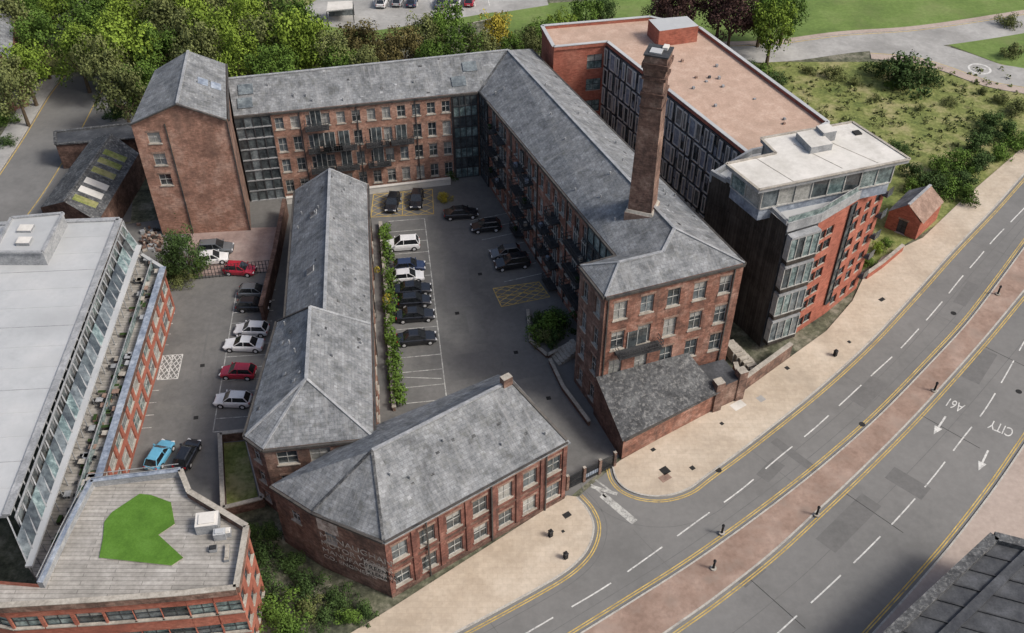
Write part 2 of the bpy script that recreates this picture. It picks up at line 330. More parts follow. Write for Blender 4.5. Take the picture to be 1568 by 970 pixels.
# =========================== MILL : wide west range (E)
e0,e1,e2,e3,e4=SL([(375,668),(402,688),(572,670),(568,497),(425,492)],9.5); r0=S(475,470,13); r1=S(469,580,13)
E_=empty('brick_west_range_building'); w=MB()
facade(w,e1,e2,0,9.5,9.5,[.2,.5,.78],[(.1,.25),(.4,.58),(.74,.93)],'brick_old',1.9,frame='frame_white')
facade(w,e2,e3,0,9.5,9.5,7,[(.1,.3),(.4,.6),(.72,.9)],'brick',1.2)
facade(w,e0,e1,0,9.5,9.5,1,[(.1,.25),(.4,.58),(.72,.9)],'brick_old',1.0)
facade(w,e4,e0,0,9.5,9.5,6,[(.1,.3),(.4,.6),(.72,.9)],'brick_old',1.2)
w.poly([drop(e3,0),drop(e4,0),e4,e3],'brick_old'); w.poly([e3,e4,r0],'brick_old'); w.obj('walls',E_)
r=MB()
for q in ([e1,e2,r1],[e0,e1,r1],[e2,e3,r0,r1],[e4,e0,r1,r0]): r.poly(q,'slate')
eaves(r,[e4,e0,e1,e2,e3]); ridge(r,[r0,r1])
for q in (e0,e1,e2): ridge(r,[r1,q],'lead',.24)
ridge(r,[r0,e4],'gutter',.3); ridge(r,[r0,e3],'lead',.3)
clutter_roof(r,e2,e3,r0,r1,3); clutter_roof(r,e4,e0,r1,r0,3); r.obj('roof',E_)
# narrow west range (D)
d0,d1,d2,d3=SL([(437,487),(568,497),(562,283),(452,293)],7.5); q0=S(497,475,11); q1=S(505,259,11)
E_=empty('brick_workshop_range_building'); w=MB()
facade(w,d1,d2,0,7.5,7.5,10,[(.13,.4),(.6,.86)],'brick',1.2); facade(w,d3,d0,0,7.5,7.5,9,[(.13,.4),(.6,.86)],'brick_old',1.1)
facade(w,d2,d3,0,7.5,7.5,3,[(.13,.4),(.6,.86)],'brick_old',1.1); w.poly([d2,d3,q1],'brick_old'); w.poly([drop(d0,0),drop(d1,0),d1,d0],'brick_old'); w.poly([d0,d1,q0],'brick_old')
for u in (.1,.35,.62,.88): pipe(w,d1,d2,u,.1,7.3)
w.obj('walls',E_); r=MB(); r.poly([d1,d2,q1,q0],'slate'); r.poly([d3,d0,q0,q1],'slate'); eaves(r,[d1,d2]); eaves(r,[d3,d0]); ridge(r,[q0,q1]); ridge(r,[d2,q1],'lead',.3); ridge(r,[d3,q1],'lead',.3)
clutter_roof(r,d1,d2,q1,q0,6); clutter_roof(r,d3,d0,q0,q1,4)
for u in (.3,.72): skylight(r,d3,d0,q0,q1,u,.6,1.0,1.0)
r.obj('roof',E_)
# =========================== MILL : courtyard wing + street block
ib=S(735,140,13.2); ob=S(812,75,13.2); iF=S(945,392,16.5); P1,P2,P3=SL([(889,407),(927,455),(1140,403)],16.5)
rb=S(778,77,16); rf=S(1033,350,19); rm=S(1015,386,18); rn=S(948,402,18)
E_=empty('brick_mill_building'); w=MB()
rows4=[(.06,.2),(.3,.45),(.54,.69),(.79,.93)]
def mixp(a,b,u): return a*(1-u)+b*u
wa=ib; wc=mixp(ib,iF,.84)
facade(w,wa,wc,0,13.2,wc.z,17,rows4,'brick',1.15,skip=lambda i,j:i in(0,1) )
curtain(w,mixp(ib,iF,.0),mixp(ib,iF,.075),0,13.2,13.45,3,8,off=.1)
w.poly([drop(wc,0),drop(iF,0),iF,wc],'brick_old'); curtain(w,wc,mixp(ib,iF,.985),0,wc.z-.3,16.2,4,8,pan=lambda i,j:'glass_teal' if j%2 else 'glass_dark')
for (u,js) in ((.13,(1,2,3)),(.2,(1,2,3)),(.36,(0,1,2,3)),(.43,(1,2,3)),(.56,(1,2)),(.63,(0,1,2,3)),(.76,(1,2,3)),(.815,(1,2,3))):
    for j in js: balcony(w,wa,iF,u-.025,u+.03,13.6*rows4[j][0]-.1,dep=1.2)
for u in (.28,.49,.7): pipe(w,wa,iF,u,.1,13.4+2.5*u)
facade(w,iF,P1,0,16.5,16.5,1,rows4,'brick_old',1.0)
facade(w,P1,P2,0,16.5,16.5,2,rows4,'brick_old',1.1)
facade(w,P2,P3,0,16.5,16.5,5,rows4,'brick',1.45,skip=lambda i,j:j==0,margin=.3)
balcony(w,P2,P3,.1,.42,16.5*.54-.35,1.3)
facade(w,P3,ob,0,16.5,13.2,20,rows4,'brick_old',1.1)
pipe(w,P2,P3,.93,3,16.3); pipe(w,P2,P3,.02,5,16.3)
w.obj('walls',E_)
r=MB()
r.poly([P2,P3,rf,rm,rn],'slate'); r.poly([P1,P2,rn],'slate'); r.poly([iF,P1,rn,rm],'slate'); r.poly([ib,iF,rm,rf,rb],'slate'); r.poly([P3,ob,rb,rf],'slate')
eaves(r,[ib,iF,P1,P2,P3,ob]); ridge(r,[rb,rf,rm,rn]); ridge(r,[rn,P2],'lead',.22); ridge(r,[rn,P1],'lead',.22); ridge(r,[rf,P3],'lead',.24)
clutter_roof(r,P3,ob,rb,rf,10); clutter_roof(r,ib,iF,rf,rb,8)
r.obj('roof',E_)
# back range
bl=S(358,178,13.2); rl=S(348,121,16); bk=V((2*rl.x-bl.x,2*rl.y-bl.y,13.2))
E_=empty('brick_north_range_building'); w=MB()
p1=mixp(bl,ib,.14); p2=mixp(bl,ib,.885)
rowsB=[(.05,.2),(.3,.45),(.54,.7),(.8,.93)]
curtain(w,bl,p1,0,13.0,13.0,4,8,sp='lead'); facade(w,p1,p2,0,13.2,13.2,12,rowsB,'brick_tower',1.1,sill='stone')
w.poly([drop(bl,0),drop(p1,0),p1,bl],'brick_old'); w.poly([drop(p2,0),drop(ib,0),ib,p2],'brick_old')
curtain(w,p2,mixp(bl,ib,.985),0,13.0,13.0,4,8,pan=lambda i,j:'glass_teal' if j%2==0 else 'glass_dark')
for u,js in ((.24,(1,2,3)),(.38,(1,2)),(.56,(1,2)),(.7,(2,)),(.3,(2,))):
    for j in js: balcony(w,p1,p2,u-.065,u+.065,13.2*rowsB[j][0]-.1)
for u in (.15,.46,.785,.99): pipe(w,p1,p2,u,.1,13,'frame_dark')
w.poly([drop(ob,0),drop(bk,0),bk,ob],'brick_old'); w.poly([drop(bk,0),drop(bl,0),bl,rl,bk],'brick_old'); w.obj('walls',E_)
r=MB(); r.poly([bl,ib,rb,rl],'slate'); r.poly([ob,bk,rl,rb],'slate'); r.poly([ib,ob,rb],'slate'); eaves(r,[bl,ib]); ridge(r,[rl,rb]); ridge(r,[ib,rb],'slate_dark',.3)
for u in (.05,.88): 
    for k in (0,1): skylight(r,bl,ib,rb,rl,u+k*.008,.3+k*.36,1.9,1.5,'glass_mid')
clutter_roof(r,bl,ib,rb,rl,6); r.obj('roof',E_)
# tower
t0,t1,t2,t3=SL([(200,190),(348,183),(345,98),(237,108)],16.7); g1=S(288,78,19.2)
g0=mixp(t0,t1,.5); g0=V((g0.x+.3,g0.y,19.2))
E_=empty('brick_warehouse_tower_building'); w=MB()
facade(w,t0,t1,0,16.7,16.7,[.2,.75],[(.2,.28),(.46,.56),(.64,.74),(.83,.92)],'brick_tower',1.5,skip=lambda i,j:i==1 or j==0)
w.poly([t0,t1,g0],'brick_tower'); facade(w,t1,t2,0,16.7,16.7,[.4],[(.8,.9)],'brick_old',1.1,skip=lambda i,j:True); w.poly([drop(t2,0),drop(t3,0),t3,g1,t2],'brick_old'); w.poly([drop(t3,0),drop(t0,0),t0,t3],'brick_old')
pipe(w,t0,t1,.34,.1,16.5); pipe(w,t0,t1,.985,.1,16.5)
w.obj('walls',E_); r=MB(); gv=V((0,-.3,0)); r.poly([t1+gv,t2,g1,g0+gv],'slate'); r.poly([t3,t0+gv,g0+gv,g1],'slate'); eaves(r,[t1,t2]); ridge(r,[g0,g1]); ridge(r,[t0+gv,g0+gv,],'gutter',.25); ridge(r,[t1+gv,g0+gv],'gutter',.25)
for v in (.25,.55): skylight(r,t1,t2,g1,g0,.5,v,1.7,1.3,'panel_blue')
clutter_roof(r,t1,t2,g1,g0,3)
r.obj('roof',E_)
# chimney
E_=empty('brick_factory_chimney'); w=MB(); cb=S(983,322,18); ang=math.radians(-20)
def frust(z0,z1,wa_,wb_,m,mt=None):
    A=[V((cb.x,cb.y,z0))+Matrix.Rotation(ang,3,'Z')@V((sx*wa_/2,sy*wa_/2,0)) for sx,sy in((-1,-1),(1,-1),(1,1),(-1,1))]
    B=[V((cb.x,cb.y,z1))+Matrix.Rotation(ang,3,'Z')@V((sx*wb_/2,sy*wb_/2,0)) for sx,sy in((-1,-1),(1,-1),(1,1),(-1,1))]
    for i in range(4): w.poly([A[i],A[(i+1)%4],B[(i+1)%4],B[i]],m)
    w.poly(B,mt or m)
frust(14,18.4,3.1,3.05,'lintel'); frust(18.4,18.7,3.0,2.75,'stone'); frust(18.7,30.6,2.5,2.1,'brick_old'); frust(30.6,30.8,2.25,2.25,'brick_dark'); frust(30.8,31.9,2.08,2.05,'brick_old')
frust(31.9,32.2,2.3,2.3,'brick_dark'); frust(32.2,33.6,2.0,1.96,'brick_old'); frust(33.6,33.9,2.3,2.3,'brick_dark'); frust(33.9,34.8,1.95,2.3,'brick_old'); frust(34.8,35.3,2.5,2.5,'brick_dark'); frust(35.3,36.0,2.2,2.15,'brick_old','frame_dark'); frust(36.0,36.15,2.35,2.35,'frame_dark')
w.cbox((cb.x-.25,cb.y-.2,36.155),1.1,1.0,.12,ang,'roof_grey'); w.cbox((cb.x+.7,cb.y+.4,36.155),.5,.8,.25,ang,'roof_white')
w.obj('shaft',E_)
# lean-to beside the street + boundary wall
l0=S(955,672,3.2); l1=S(1100,597,3.2); u0=drop(P2,5.6)+V((-.3,-.1,0)); u1=drop(mixp(P2,P3,.68),5.6)
E_=empty('brick_lean_to_building'); w=MB(); facade(w,l0,l1,0,3.2,3.2,4,[(.1,.2),(.4,.7)],'brick',1.0,skip=lambda i,j:True)
w.poly([drop(u0,0),drop(l0,0),l0,u0],'brick_dark'); w.poly([drop(l1,0),drop(u1,0),u1,l1],'brick_old')
w.poly([l0+V((-.1,-.3,-.1)),l1+V((.2,-.3,-.1)),u1,u0],'slate_dark'); eaves(w,[l0,l1])
b0=mixp(P2,P3,.7); w.prism([drop(l1,0),S(1135,578,3.6),drop(mixp(P2,P3,.98),0)-V((0,.3,0)),drop(b0,0)-V((0,.3,0))],0,3.4,'brick_old','panel_dark')
for (x,y) in ((1100,592),(1135,575)):
    q=S(x,y,3.5); w.cbox((q.x,q.y,0),1.0,1.0,4.3,.4,'brick_old','stone')
w.obj('walls_and_roof',E_)
def wall(name,pts,h,t,m,cap='stone'):
    mb=MB()
    for i in range(len(pts)-1):
        a,b=pts[i],pts[i+1]; mb.strip(drop(a,0),drop(b,0),t,h,m); mb.strip(drop(a,0),drop(b,0),t+.14,.12,cap,up=h+.004)
    return mb.obj(name)
wall('brick_boundary_wall',SL([(1130,603),(1165,577),(1207,546)]),2.0,.4,'brick_old')
wall('brick_boundary_wall',SL([(1130,603),(1122,575)]),2.0,.4,'brick_old')
st=MB()
for i in range(6):
    p=S(1150+i*-6,560+i*-3); st.cbox((p.x,p.y,0),1.1,2.0,.3+.25*i,.35,'stone')
st.obj('stone_steps')
# gate
E_=MB(); ga,gb=S(868,750),S(940,714); L=gb-ga; 
for k in range(0,61): E_.post(ga+L*(k/60),.03,1.9,'metal_dark',5)
for h in (.25,1.0,1.85): E_.strip(ga,gb,.07,.07,'metal_dark',up=h)
for k in (0,.35,.68,1): E_.cbox(tuple(ga+L*k),.3,.3,2.2,.5,'brick_old','stone')
for k in range(6):
    E_.obox(ga+L*(.37+.05*k)+V((0,0,.45)),L*.04,V((.03,-.03,0)),V((0,0,.55)),'panel_blue')
E_.obj('entrance_gate')
# =========================== modern block H
hp=SL([(848,74),(930,66),(1150,240),(1172,242),(1268,190),(1072,45),(995,28),(830,42)],15.5)
E_=empty('modern_apartment_block'); w=MB()
facade(w,hp[0],hp[1],0,15.5,15.5,[.78],[(.1,.22),(.32,.44),(.54,.66),(.76,.9)],'brick_red',2.2,frame='frame_dark',lint=None,sill=None,gl=lambda:'glass_teal')
w.poly([drop(hp[1],0),drop(hp[2],0),hp[2],hp[1]],'panel_dark')
def hpan(i,j):
    k=random.random(); return 'panel_dark' if k<.15 else ('panel_blue' if k<.6 else ('glass_dark' if k<.85 else 'glass_mid'))
curtain(w,hp[1],hp[2],0,15.0,15.0,44,10,frame='panel_dark',pan=hpan,off=.15,fw=.1)
dd=(hp[2]-hp[1]); nn=V((dd.y,-dd.x,0)).normalized(); s2=dd.normalized(); pw=dd.length/22
for k in range(22):
    for j in range(5):
        p=drop(hp[1],3*j+.3)+dd*(k/22)+nn*.28
        ww_=pw*random.choice([.5,.5,.75,.95]); oo=random.choice([0,.2,.4])*(pw-ww_)
        p=p+s2*oo
        if random.random()<.6: w.obox(p+s2*.15+V((0,0,.16))+nn*.01,s2*(ww_-.3),nn*.03,V((0,0,2.24)),random.choice(['panel_blue','panel_blue','glass_mid']))
        for (ox,oz,lx,lz) in ((0,0,ww_,.16),(0,2.4,ww_,.16),(0,0,.14,2.4),(ww_-.14,0,.14,2.4)): w.obox(p+s2*ox+V((0,0,oz)),s2*lx,nn*.12,V((0,0,lz)),'roof_white')
for i in (2,3,4,5,6): w.poly([drop(hp[i],0),drop(hp[i+1],0),hp[i+1],hp[i]],'brick_red')
w.poly([drop(hp[7],0),drop(hp[0],0),hp[0],hp[7]],'brick_red')
w.obj('walls',E_); r=MB(); r.poly([p-V((0,0,.25)) for p in hp],'roof_brown')
for i in range(8): r.strip(hp[i]-V((0,0,.3)),hp[(i+1)%8]-V((0,0,.3)),.4,.5,'brick_red'); r.strip(hp[i]+V((0,0,.21)),hp[(i+1)%8]+V((0,0,.21)),.5,.08,'roof_grey')
for k in range(14):
    u_,v_=random.uniform(.08,.92),random.uniform(.2,.8); p=mixp(mixp(hp[1],hp[3],u_),mixp(hp[5],hp[4],u_),v_); r.cbox((p.x,p.y,15.26),.3,.3,random.uniform(.1,.4),.3,random.choice(['lintel','lead','panel_dark']))
r.obj('roof',E_)
bx=SL([(1010,48),(1070,40),(1052,25),(993,30)],17.6); r=MB(); r.prism(bx,15.2,17.6,'brick_red','roof_grey'); 
r.obj('lift_overrun',E_)
# =========================== corner building I
zb=17.2
ip=SL([(1088,272),(1112,283),(1140,298),(1172,320),(1205,348),(1256,333),(1312,300),(1365,262),(1345,228),(1300,205),(1150,235)],zb)
E_=empty('modern_corner_apartment_building'); w=MB()
for i in range(4):
    a,b=ip[i],ip[i+1]; rise=[.9,.6,.35,.2,.1]
    w.poly([drop(a,0),drop(b,0),drop(b,zb+rise[i+1]),drop(a,zb+rise[i])],'timber_dark')
w.poly([drop(ip[4],0),drop(ip[5],0),ip[5],ip[4]],'panel_dark')
gp=[ip[4]+V((.15,-.2,0)),ip[5]+V((-.3,-.4,0))]
for j in range(4):
    z=1.6+j*3.9
    curtain(w,gp[0],gp[1],z,z+2.9,z+2.9,4,1,frame='frame_white',off=.75,pan=lambda i,j:random.choice(['glass_teal','glass_teal','glass_mid','glass_dark']),fw=.1)
    dd=gp[1]-gp[0]; nn=V((dd.y,-dd.x,0)).normalized(); w.obox(drop(gp[0],z+2.9),V((dd.x,dd.y,0)),nn*.9,V((0,0,.25)),'lead'); w.obox(drop(gp[0],z-.5),V((dd.x,dd.y,0)),nn*.88,V((0,0,.5)),'timber_dark')
rowsI=[(.05,.13),(.2,.28),(.31,.38),(.44,.52),(.55,.62),(.68,.76),(.79,.86)]
facade(w,ip[5],ip[6],0,zb,zb,[.2,.42],rowsI,'brick_red',1.3,frame='frame_dark',lint=None,sill=None,skip=lambda i,j:False,gl=lambda:'glass_dark')
facade(w,ip[6],ip[7],0,zb,zb,[.2,.5,.8],rowsI,'brick_red',1.2,frame='frame_dark',lint=None,sill=None,gl=lambda:random.choice(['glass_dark','glass_mid']))
curtain(w,mixp(ip[6],ip[7],-.1),mixp(ip[6],ip[7],.05),2,zb-1,zb-1,1,9,off=.06,pan=lambda i,j:'glass_dark')
for j in range(5): # dark recessed balconies near the east end
    dd=(ip[7]-ip[6]); nn=V((dd.y,-dd.x,0)).normalized(); q=drop(mixp(ip[6],ip[7],.9),2.2+3*j); w.obox(q,dd*.16,nn*.7,V((0,0,.15)),'panel_dark'); w.obox(q+nn*.65+V((0,0,.16)),dd*.16,nn*.05,V((0,0,.9)),'glass_dark')
for i in (7,8,9,10): w.poly([drop(ip[i],0),drop(ip[(i+1)%11],0),ip[(i+1)%11],ip[i]],'brick_red' if i<9 else 'panel_dark')
w.obj('walls',E_)
r=MB(); r.poly([p-V((0,0,.1)) for p in ip],'roof_grey')
for i in range(4,11): r.strip(ip[i]-V((0,0,.6)),ip[(i+1)%11]-V((0,0,.6)),.3,1.15,'lead')
for i in range(4): r.strip(ip[i]+V((0,0,.5)),ip[i+1]+V((0,0,.25)),.35,.5,'lead')
for i in range(4,8):
    a,b=ip[i],ip[i+1]; r.strip(a+V((0,0,.56)),b+V((0,0,.56)),.04,.7,'glass_teal'); r.strip(a+V((0,0,1.27)),b+V((0,0,1.27)),.07,.06,'lead')
rp=SL([(1112,252),(1162,292),(1393,245),(1305,188),(1165,213),(1188,236)],21); cen=sum(rp,V((0,0,0)))/6
pent=[cen+(p-cen)*.88 for p in rp]
r.prism(pent,16.6,18.1,'panel_blue','lead')
for i in range(6):
    a,b=drop(pent[i],0),drop(pent[(i+1)%6],0); nC=max(2,int((b-a).length/1.9))
    curtain(r,a,b,18.1,20.6,20.6,nC,1,frame='frame_white',off=.05,pan=lambda i,j:random.choice(['glass_dark','glass_teal','glass_mid','glass_blind']),fw=.12)
r.prism(rp,20.6,21.05,'lead','roof_white')
for i in range(6): r.strip(rp[i]+V((0,0,.055)),rp[(i+1)%6]+V((0,0,.055)),.3,.1,'stone')
for (x1_,y1_,x2_,y2_) in ((1150,222,1215,282),(1215,205,1290,262),(1260,197,1345,254)): # membrane seams
    r.strip(S(x1_,y1_+16,21.055),S(x2_,y2_-4,21.055),.08,.02,'stone')
q=S(1245,222,21); r.cbox((q.x,q.y,21.05),2.6,3.2,.8,.3,'lead','roof_white'); q=S(1262,212,21); r.cbox((q.x,q.y,21.05),1.6,1.6,1.2,.3,'lead','roof_white'); q=S(1312,205,21); r.cbox((q.x,q.y,21.05),.8,.8,.15,.3,'rubber')
r.obj('penthouse_and_roof',E_)
# brick hut
hq=SL([(1362,322),(1410,341),(1443,310),(1396,292)],2.8); E_=empty('brick_hut'); w=MB()
facade(w,hq[0],hq[1],0,2.8,2.8,[.5],[(.02,.75)],'brick_red',1.2,frame='frame_dark',gl=lambda:'panel_dark')
for i in (1,2,3): w.poly([drop(hq[i],0),drop(hq[(i+1)%4],0),hq[(i+1)%4],hq[i]],'brick_red')
ra=mixp(hq[0],hq[1],.5); ra.z=4.6; rc=mixp(hq[3],hq[2],.5); rc.z=4.6; w.poly([hq[0],hq[1],ra],'brick_red'); w.poly([hq[2],hq[3],rc],'brick_red'); w.obj('walls',E_)
r=MB(); r.poly([hq[1]+V((.3,-.2,-.1)),hq[2]+V((.3,.2,-.1)),rc,ra],'lintel'); r.poly([hq[3]+V((-.3,.2,-.1)),hq[0]+V((-.3,-.2,-.1)),ra,rc],'slate'); ridge(r,[ra,rc]); r.obj('roof',E_)
# =========================== west office building G
E_=empty('brick_office_building'); w=MB()
m0=S(-150,350,9.5); m1=S(183,337,9.5); m2=S(10,790,9.5); m3=S(-150,800,9.5)
g2a,g2b=S(213,378,7.4),S(45,870,7.4); g3a,g3b=S(250,410,6.3),S(150,735,6.3)
facade(w,drop(g3b,0),drop(g3a,0),0,6.3,6.3,12,[(.08,.42),(.55,.88)],'brick_red',2.0,frame='frame_white',sill=None,lint=None,gl=lambda:random.choice(['glass_teal','glass_blind','glass_mid']))
w.poly([drop(g3a,0),drop(m1,0),drop(m1,5.6),drop(g3a,5.6)],'brick_red'); w.poly([drop(m1,0),drop(m0,0),m0,m1],'brick_red')
w.poly([drop(g3a,5.5),drop(m1,5.5),drop(m2,5.5),drop(g2b,5.5),drop(g3b,5.5)],'decking')
w.strip(drop(g3b,5.5),drop(g3a,5.5),.5,.85,'brick_dark'); w.strip(drop(g3b,6.36),drop(g3a,6.36),.7,.1,'panel_blue')
w.strip(drop(g3a,5.5),drop(g2a,5.5),.4,.8,'roof_grey')
curtain(w,drop(m2,0)+V((.6,0,0)),drop(m1,0)+V((.3,0,0)),5.5,9.3,9.3,30,2,frame='lead',off=.05,pan=lambda i,j:random.choice(['glass_dark','glass_teal','glass_mid']))
w.strip(g2b,g2a,.6,.25,'roof_grey'); L=g2a-g2b
# a second low rail in the middle of the terrace
h2a=mixp(drop(g2a,5.5),drop(g3a,5.5),.5); h2b=mixp(drop(g2b,5.5),drop(g3b,5.5),.5)
w.strip(h2b+V((0,0,1.0)),h2a+V((0,0,1.0)),.08,.06,'lead'); w.strip(h2b+V((0,0,.05)),h2a+V((0,0,.05)),.04,.9,'glass_teal')
for k in range(31):
    p=g2b+L*(k/30); q=m2+(m1-m2)*(k/30); 
    w.post(drop(p,5.5),.06,1.9,'lead',6)
    w.strip(p,V((q.x,q.y,9.2)),.12,.12,'lead')
    w.post(mixp(h2b,h2a,k/30),.04,1.0,'lead',5)
    if k<30:
        p_=g2b+L*((k+1)/30); q_=m2+(m1-m2)*((k+1)/30); a=.55
        w.poly([p+(q-p)*.05,p_+(q_-p_)*.05,p_+(q_-p_)*a+V((0,0,.02)),p+(q-p)*a+V((0,0,.02))],random.choice(['glass_teal','glass_mid','glass_dark','glass_dark']))
ta=math.atan2(L.y,L.x)
for k in range(70):
    t=random.random(); A=g2b+L*t; B=g3b+(g3a-g3b)*t; p=mixp(A,B,random.uniform(.12,.85)); ang_=ta+random.choice([0,1.57])+random.uniform(-.1,.1)
    if random.random()<.5:
        w.cbox((p.x,p.y,5.505),.8,.35,.4,ang_,random.choice(['timber_dark','stone','lintel']),'leaf_dark')
    else:
        w.cbox((p.x,p.y,6.15),.7,.6,.05,ang_,random.choice(['lintel','lead','stone'])); w.cbox((p.x,p.y,5.505),.12,.12,.64,ang_,'metal_dark'); w.cbox((p.x+.7,p.y,5.9),.35,.35,.05,ang_,'metal_dark'); w.cbox((p.x-.6,p.y+.2,5.9),.35,.35,.05,ang_,'metal_dark')
w.obj('walls_and_terrace',E_)
r=MB(); r.prism([m0,m1,m2,m3],9.2,9.5,'lead','roof_grey'); r.strip(m2+V((0,0,.0)),m1,.7,.2,'lead',up=.01); r.strip(m1,m0,.6,.2,'lead',up=.01)
for k in range(1,14): r.strip(mixp(m0,m3,k/14)+V((0,0,.004)),mixp(m1,m2,k/14)+V((0,0,.004)),.05,.02,'lead' if k%3==0 else 'roof_grey')
tb=SL([(-10,388),(66,388),(97,328),(18,335)],11.2); r.prism(tb,9.4,11.2,'lead','roof_grey'); 
for i in range(4): r.strip(tb[i]+V((0,0,.0)),tb[(i+1)%4],.35,.22,'lead',up=.01)
q=S(38,372,11.2); r.cbox((q.x,q.y,11.2),1.5,1.2,.4,0,'lead','roof_white'); q=S(40,352,11.2); r.cbox((q.x,q.y,11.2),1.6,1.2,.3,0,'lead','roof_white')
r.obj('roof',E_)
# corner block with roof garden
dp=SL([(-120,905),(0,930),(150,921),(280,911),(362,902),(378,808),(290,755),(277,722),(140,738),(100,815),(62,895),(-120,880)],10)
E_=empty('roof_garden_office_building'); w=MB()
rowsD=[(.1,.24),(.38,.52),(.68,.84)]
for i,nc in ((0,3),(1,3),(2,3),(3,2),(4,3),(5,3)):
    facade(w,dp[i],dp[i+1],0,10,10,nc,rowsD,'brick_red',2.2 if i<4 else 1.1,frame='frame_dark',sill='stone',lint=None,gl=lambda:random.choice(['glass_dark','glass_mid','glass_teal']))
for i in (6,7,8,9,10): w.poly([drop(dp[i],0),drop(dp[i+1],0),dp[i+1],dp[i]],'brick_red')
w.obj('walls',E_); r=MB(); r.poly([p-V((0,0,.5)) for p in dp],'decking')
for i in range(0,10): r.strip(dp[i]-V((0,0,.55)),dp[i+1]-V((0,0,.55)),.45,.75,'brick_old' if i<7 else 'lead'); r.strip(dp[i]+V((0,0,.205)),dp[i+1]+V((0,0,.205)),.5,.08,'stone' if i<7 else 'panel_blue')
for i in (7,8,9): 
    for h in (.5,1.0): r.strip(dp[i]+V((0,0,h)),dp[i+1]+V((0,0,h)),.05,.05,'lead')
r.obj('roof_deck',E_)
lw=MB(); lp=SL([(160,800),(172,785),(214,757),(232,759),(262,770),(268,803),(243,820),(281,855),(263,867),(152,855),(158,825)],9.55); lw.prism(lp,9.45,9.62,'stone','turf'); lw.obj('roof_lawn',E_)
for (x,y,sx,sy,h,m) in ((320,806,1.9,1.5,1.1,'frame_white'),(338,822,1.0,.7,.8,'roof_grey'),(349,818,.6,.6,.6,'roof_white'),(327,842,.6,.5,.4,'metal_dark'),(348,848,.4,1.6,.3,'stone')):
    q=S(x,y,9.6); ac=MB(); ac.cbox((q.x,q.y,9.52),sx,sy,h,.15,'lead','roof_white' if m=='frame_white' else m); ac.cbox((q.x,q.y,9.52+h+.004),sx*.7,sy*.7,.1,.15,'roof_white' if m=='frame_white' else m); ac.obj('rooftop_unit',E_)
# sheds NW
sp=SL([(62,318),(150,340),(213,235),(140,213)],4); E_=empty('workshop_shed'); w=MB()
facade(w,sp[0],sp[1],0,4,4,2,[(.1,.7)],'brick_dark',1.3); 
for i in (1,2,3): w.poly([drop(sp[i],0),drop(sp[(i+1)%4],0),sp[(i+1)%4],sp[i]],'brick_dark')
x0=mixp(sp[0],sp[1],.5); x0.z=6; x1=mixp(sp[3],sp[2],.5); x1.z=6; w.poly([sp[0],sp[1],x0],'brick_dark'); w.poly([sp[2],sp[3],x1],'brick_dark'); w.obj('walls',E_)
r=MB(); r.poly([sp[1],sp[2],x1,x0],'slate_dark'); r.poly([sp[3],sp[0],x0,x1],'slate_dark'); ridge(r,[x0,x1],'slate_dark')
for u in (.12,.24,.36,.52,.66,.78): skylight(r,sp[1],sp[2],x1,x0,u,.55,1.2,3.0,'roof_white' if u in(.24,.36) else 'scrub')
r.obj('roof',E_)
fp=SL([(85,222),(210,212),(205,190),(84,203)],4); w=MB(); w.prism(fp,0,4,'brick_dark','panel_dark'); 
for i in range(4): w.strip(fp[i],fp[(i+1)%4],.4,.2,'slate_dark',up=.0)
w.obj('flat_roofed_outbuilding')
# bottom-right building
HL=5.5
lp=SL([(1290,1040),(1522,823),(1700,868)],HL); lp=[lp[0],lp[0]+V((30,-25,0)),lp[2]+V((10,-20,0)),lp[2],lp[1]]
E_=empty('metal_roofed_warehouse'); w=MB(); w.prism(lp,0,HL-.3,'brick_dark','panel_dark'); w.obj('walls',E_); r=MB()
for i in range(5): r.strip(lp[i]-V((0,0,.28)),lp[(i+1)%5]-V((0,0,.28)),.9,.55,'slate_dark')
for k in range(1,9):
    a=mixp(lp[4],lp[0],k/9); b=a+(lp[3]-lp[4]); r.strip(drop(a,HL-.28),drop(b,HL-.28),.12,.12,'metal_dark')
r.strip(drop(mixp(lp[4],lp[3],.35),HL-.25),drop(mixp(lp[4],lp[3],.35)+(lp[0]-lp[4]),HL-.25),.8,.3,'panel_dark')
r.obj('roof',E_)
# top-left houses
tp=SL([(-60,110),(18,92),(22,20),(-60,0)],8); E_=empty('brick_house'); w=MB()
for i in range(4): facade(w,tp[i],tp[(i+1)%4],0,8,8,3,[(.12,.4),(.58,.85)],'brick',1.2)
w.obj('walls',E_); r=MB(); ra=mixp(tp[0],tp[1],.5)+V((0,0,3)); rc=mixp(tp[3],tp[2],.5)+V((0,0,3)); r.poly([tp[1],tp[2],rc,ra],'slate'); r.poly([tp[3],tp[0],ra,rc],'slate'); r.poly([tp[0],tp[1],ra],'brick'); r.poly([tp[2],tp[3],rc],'brick'); r.obj('roof',E_)
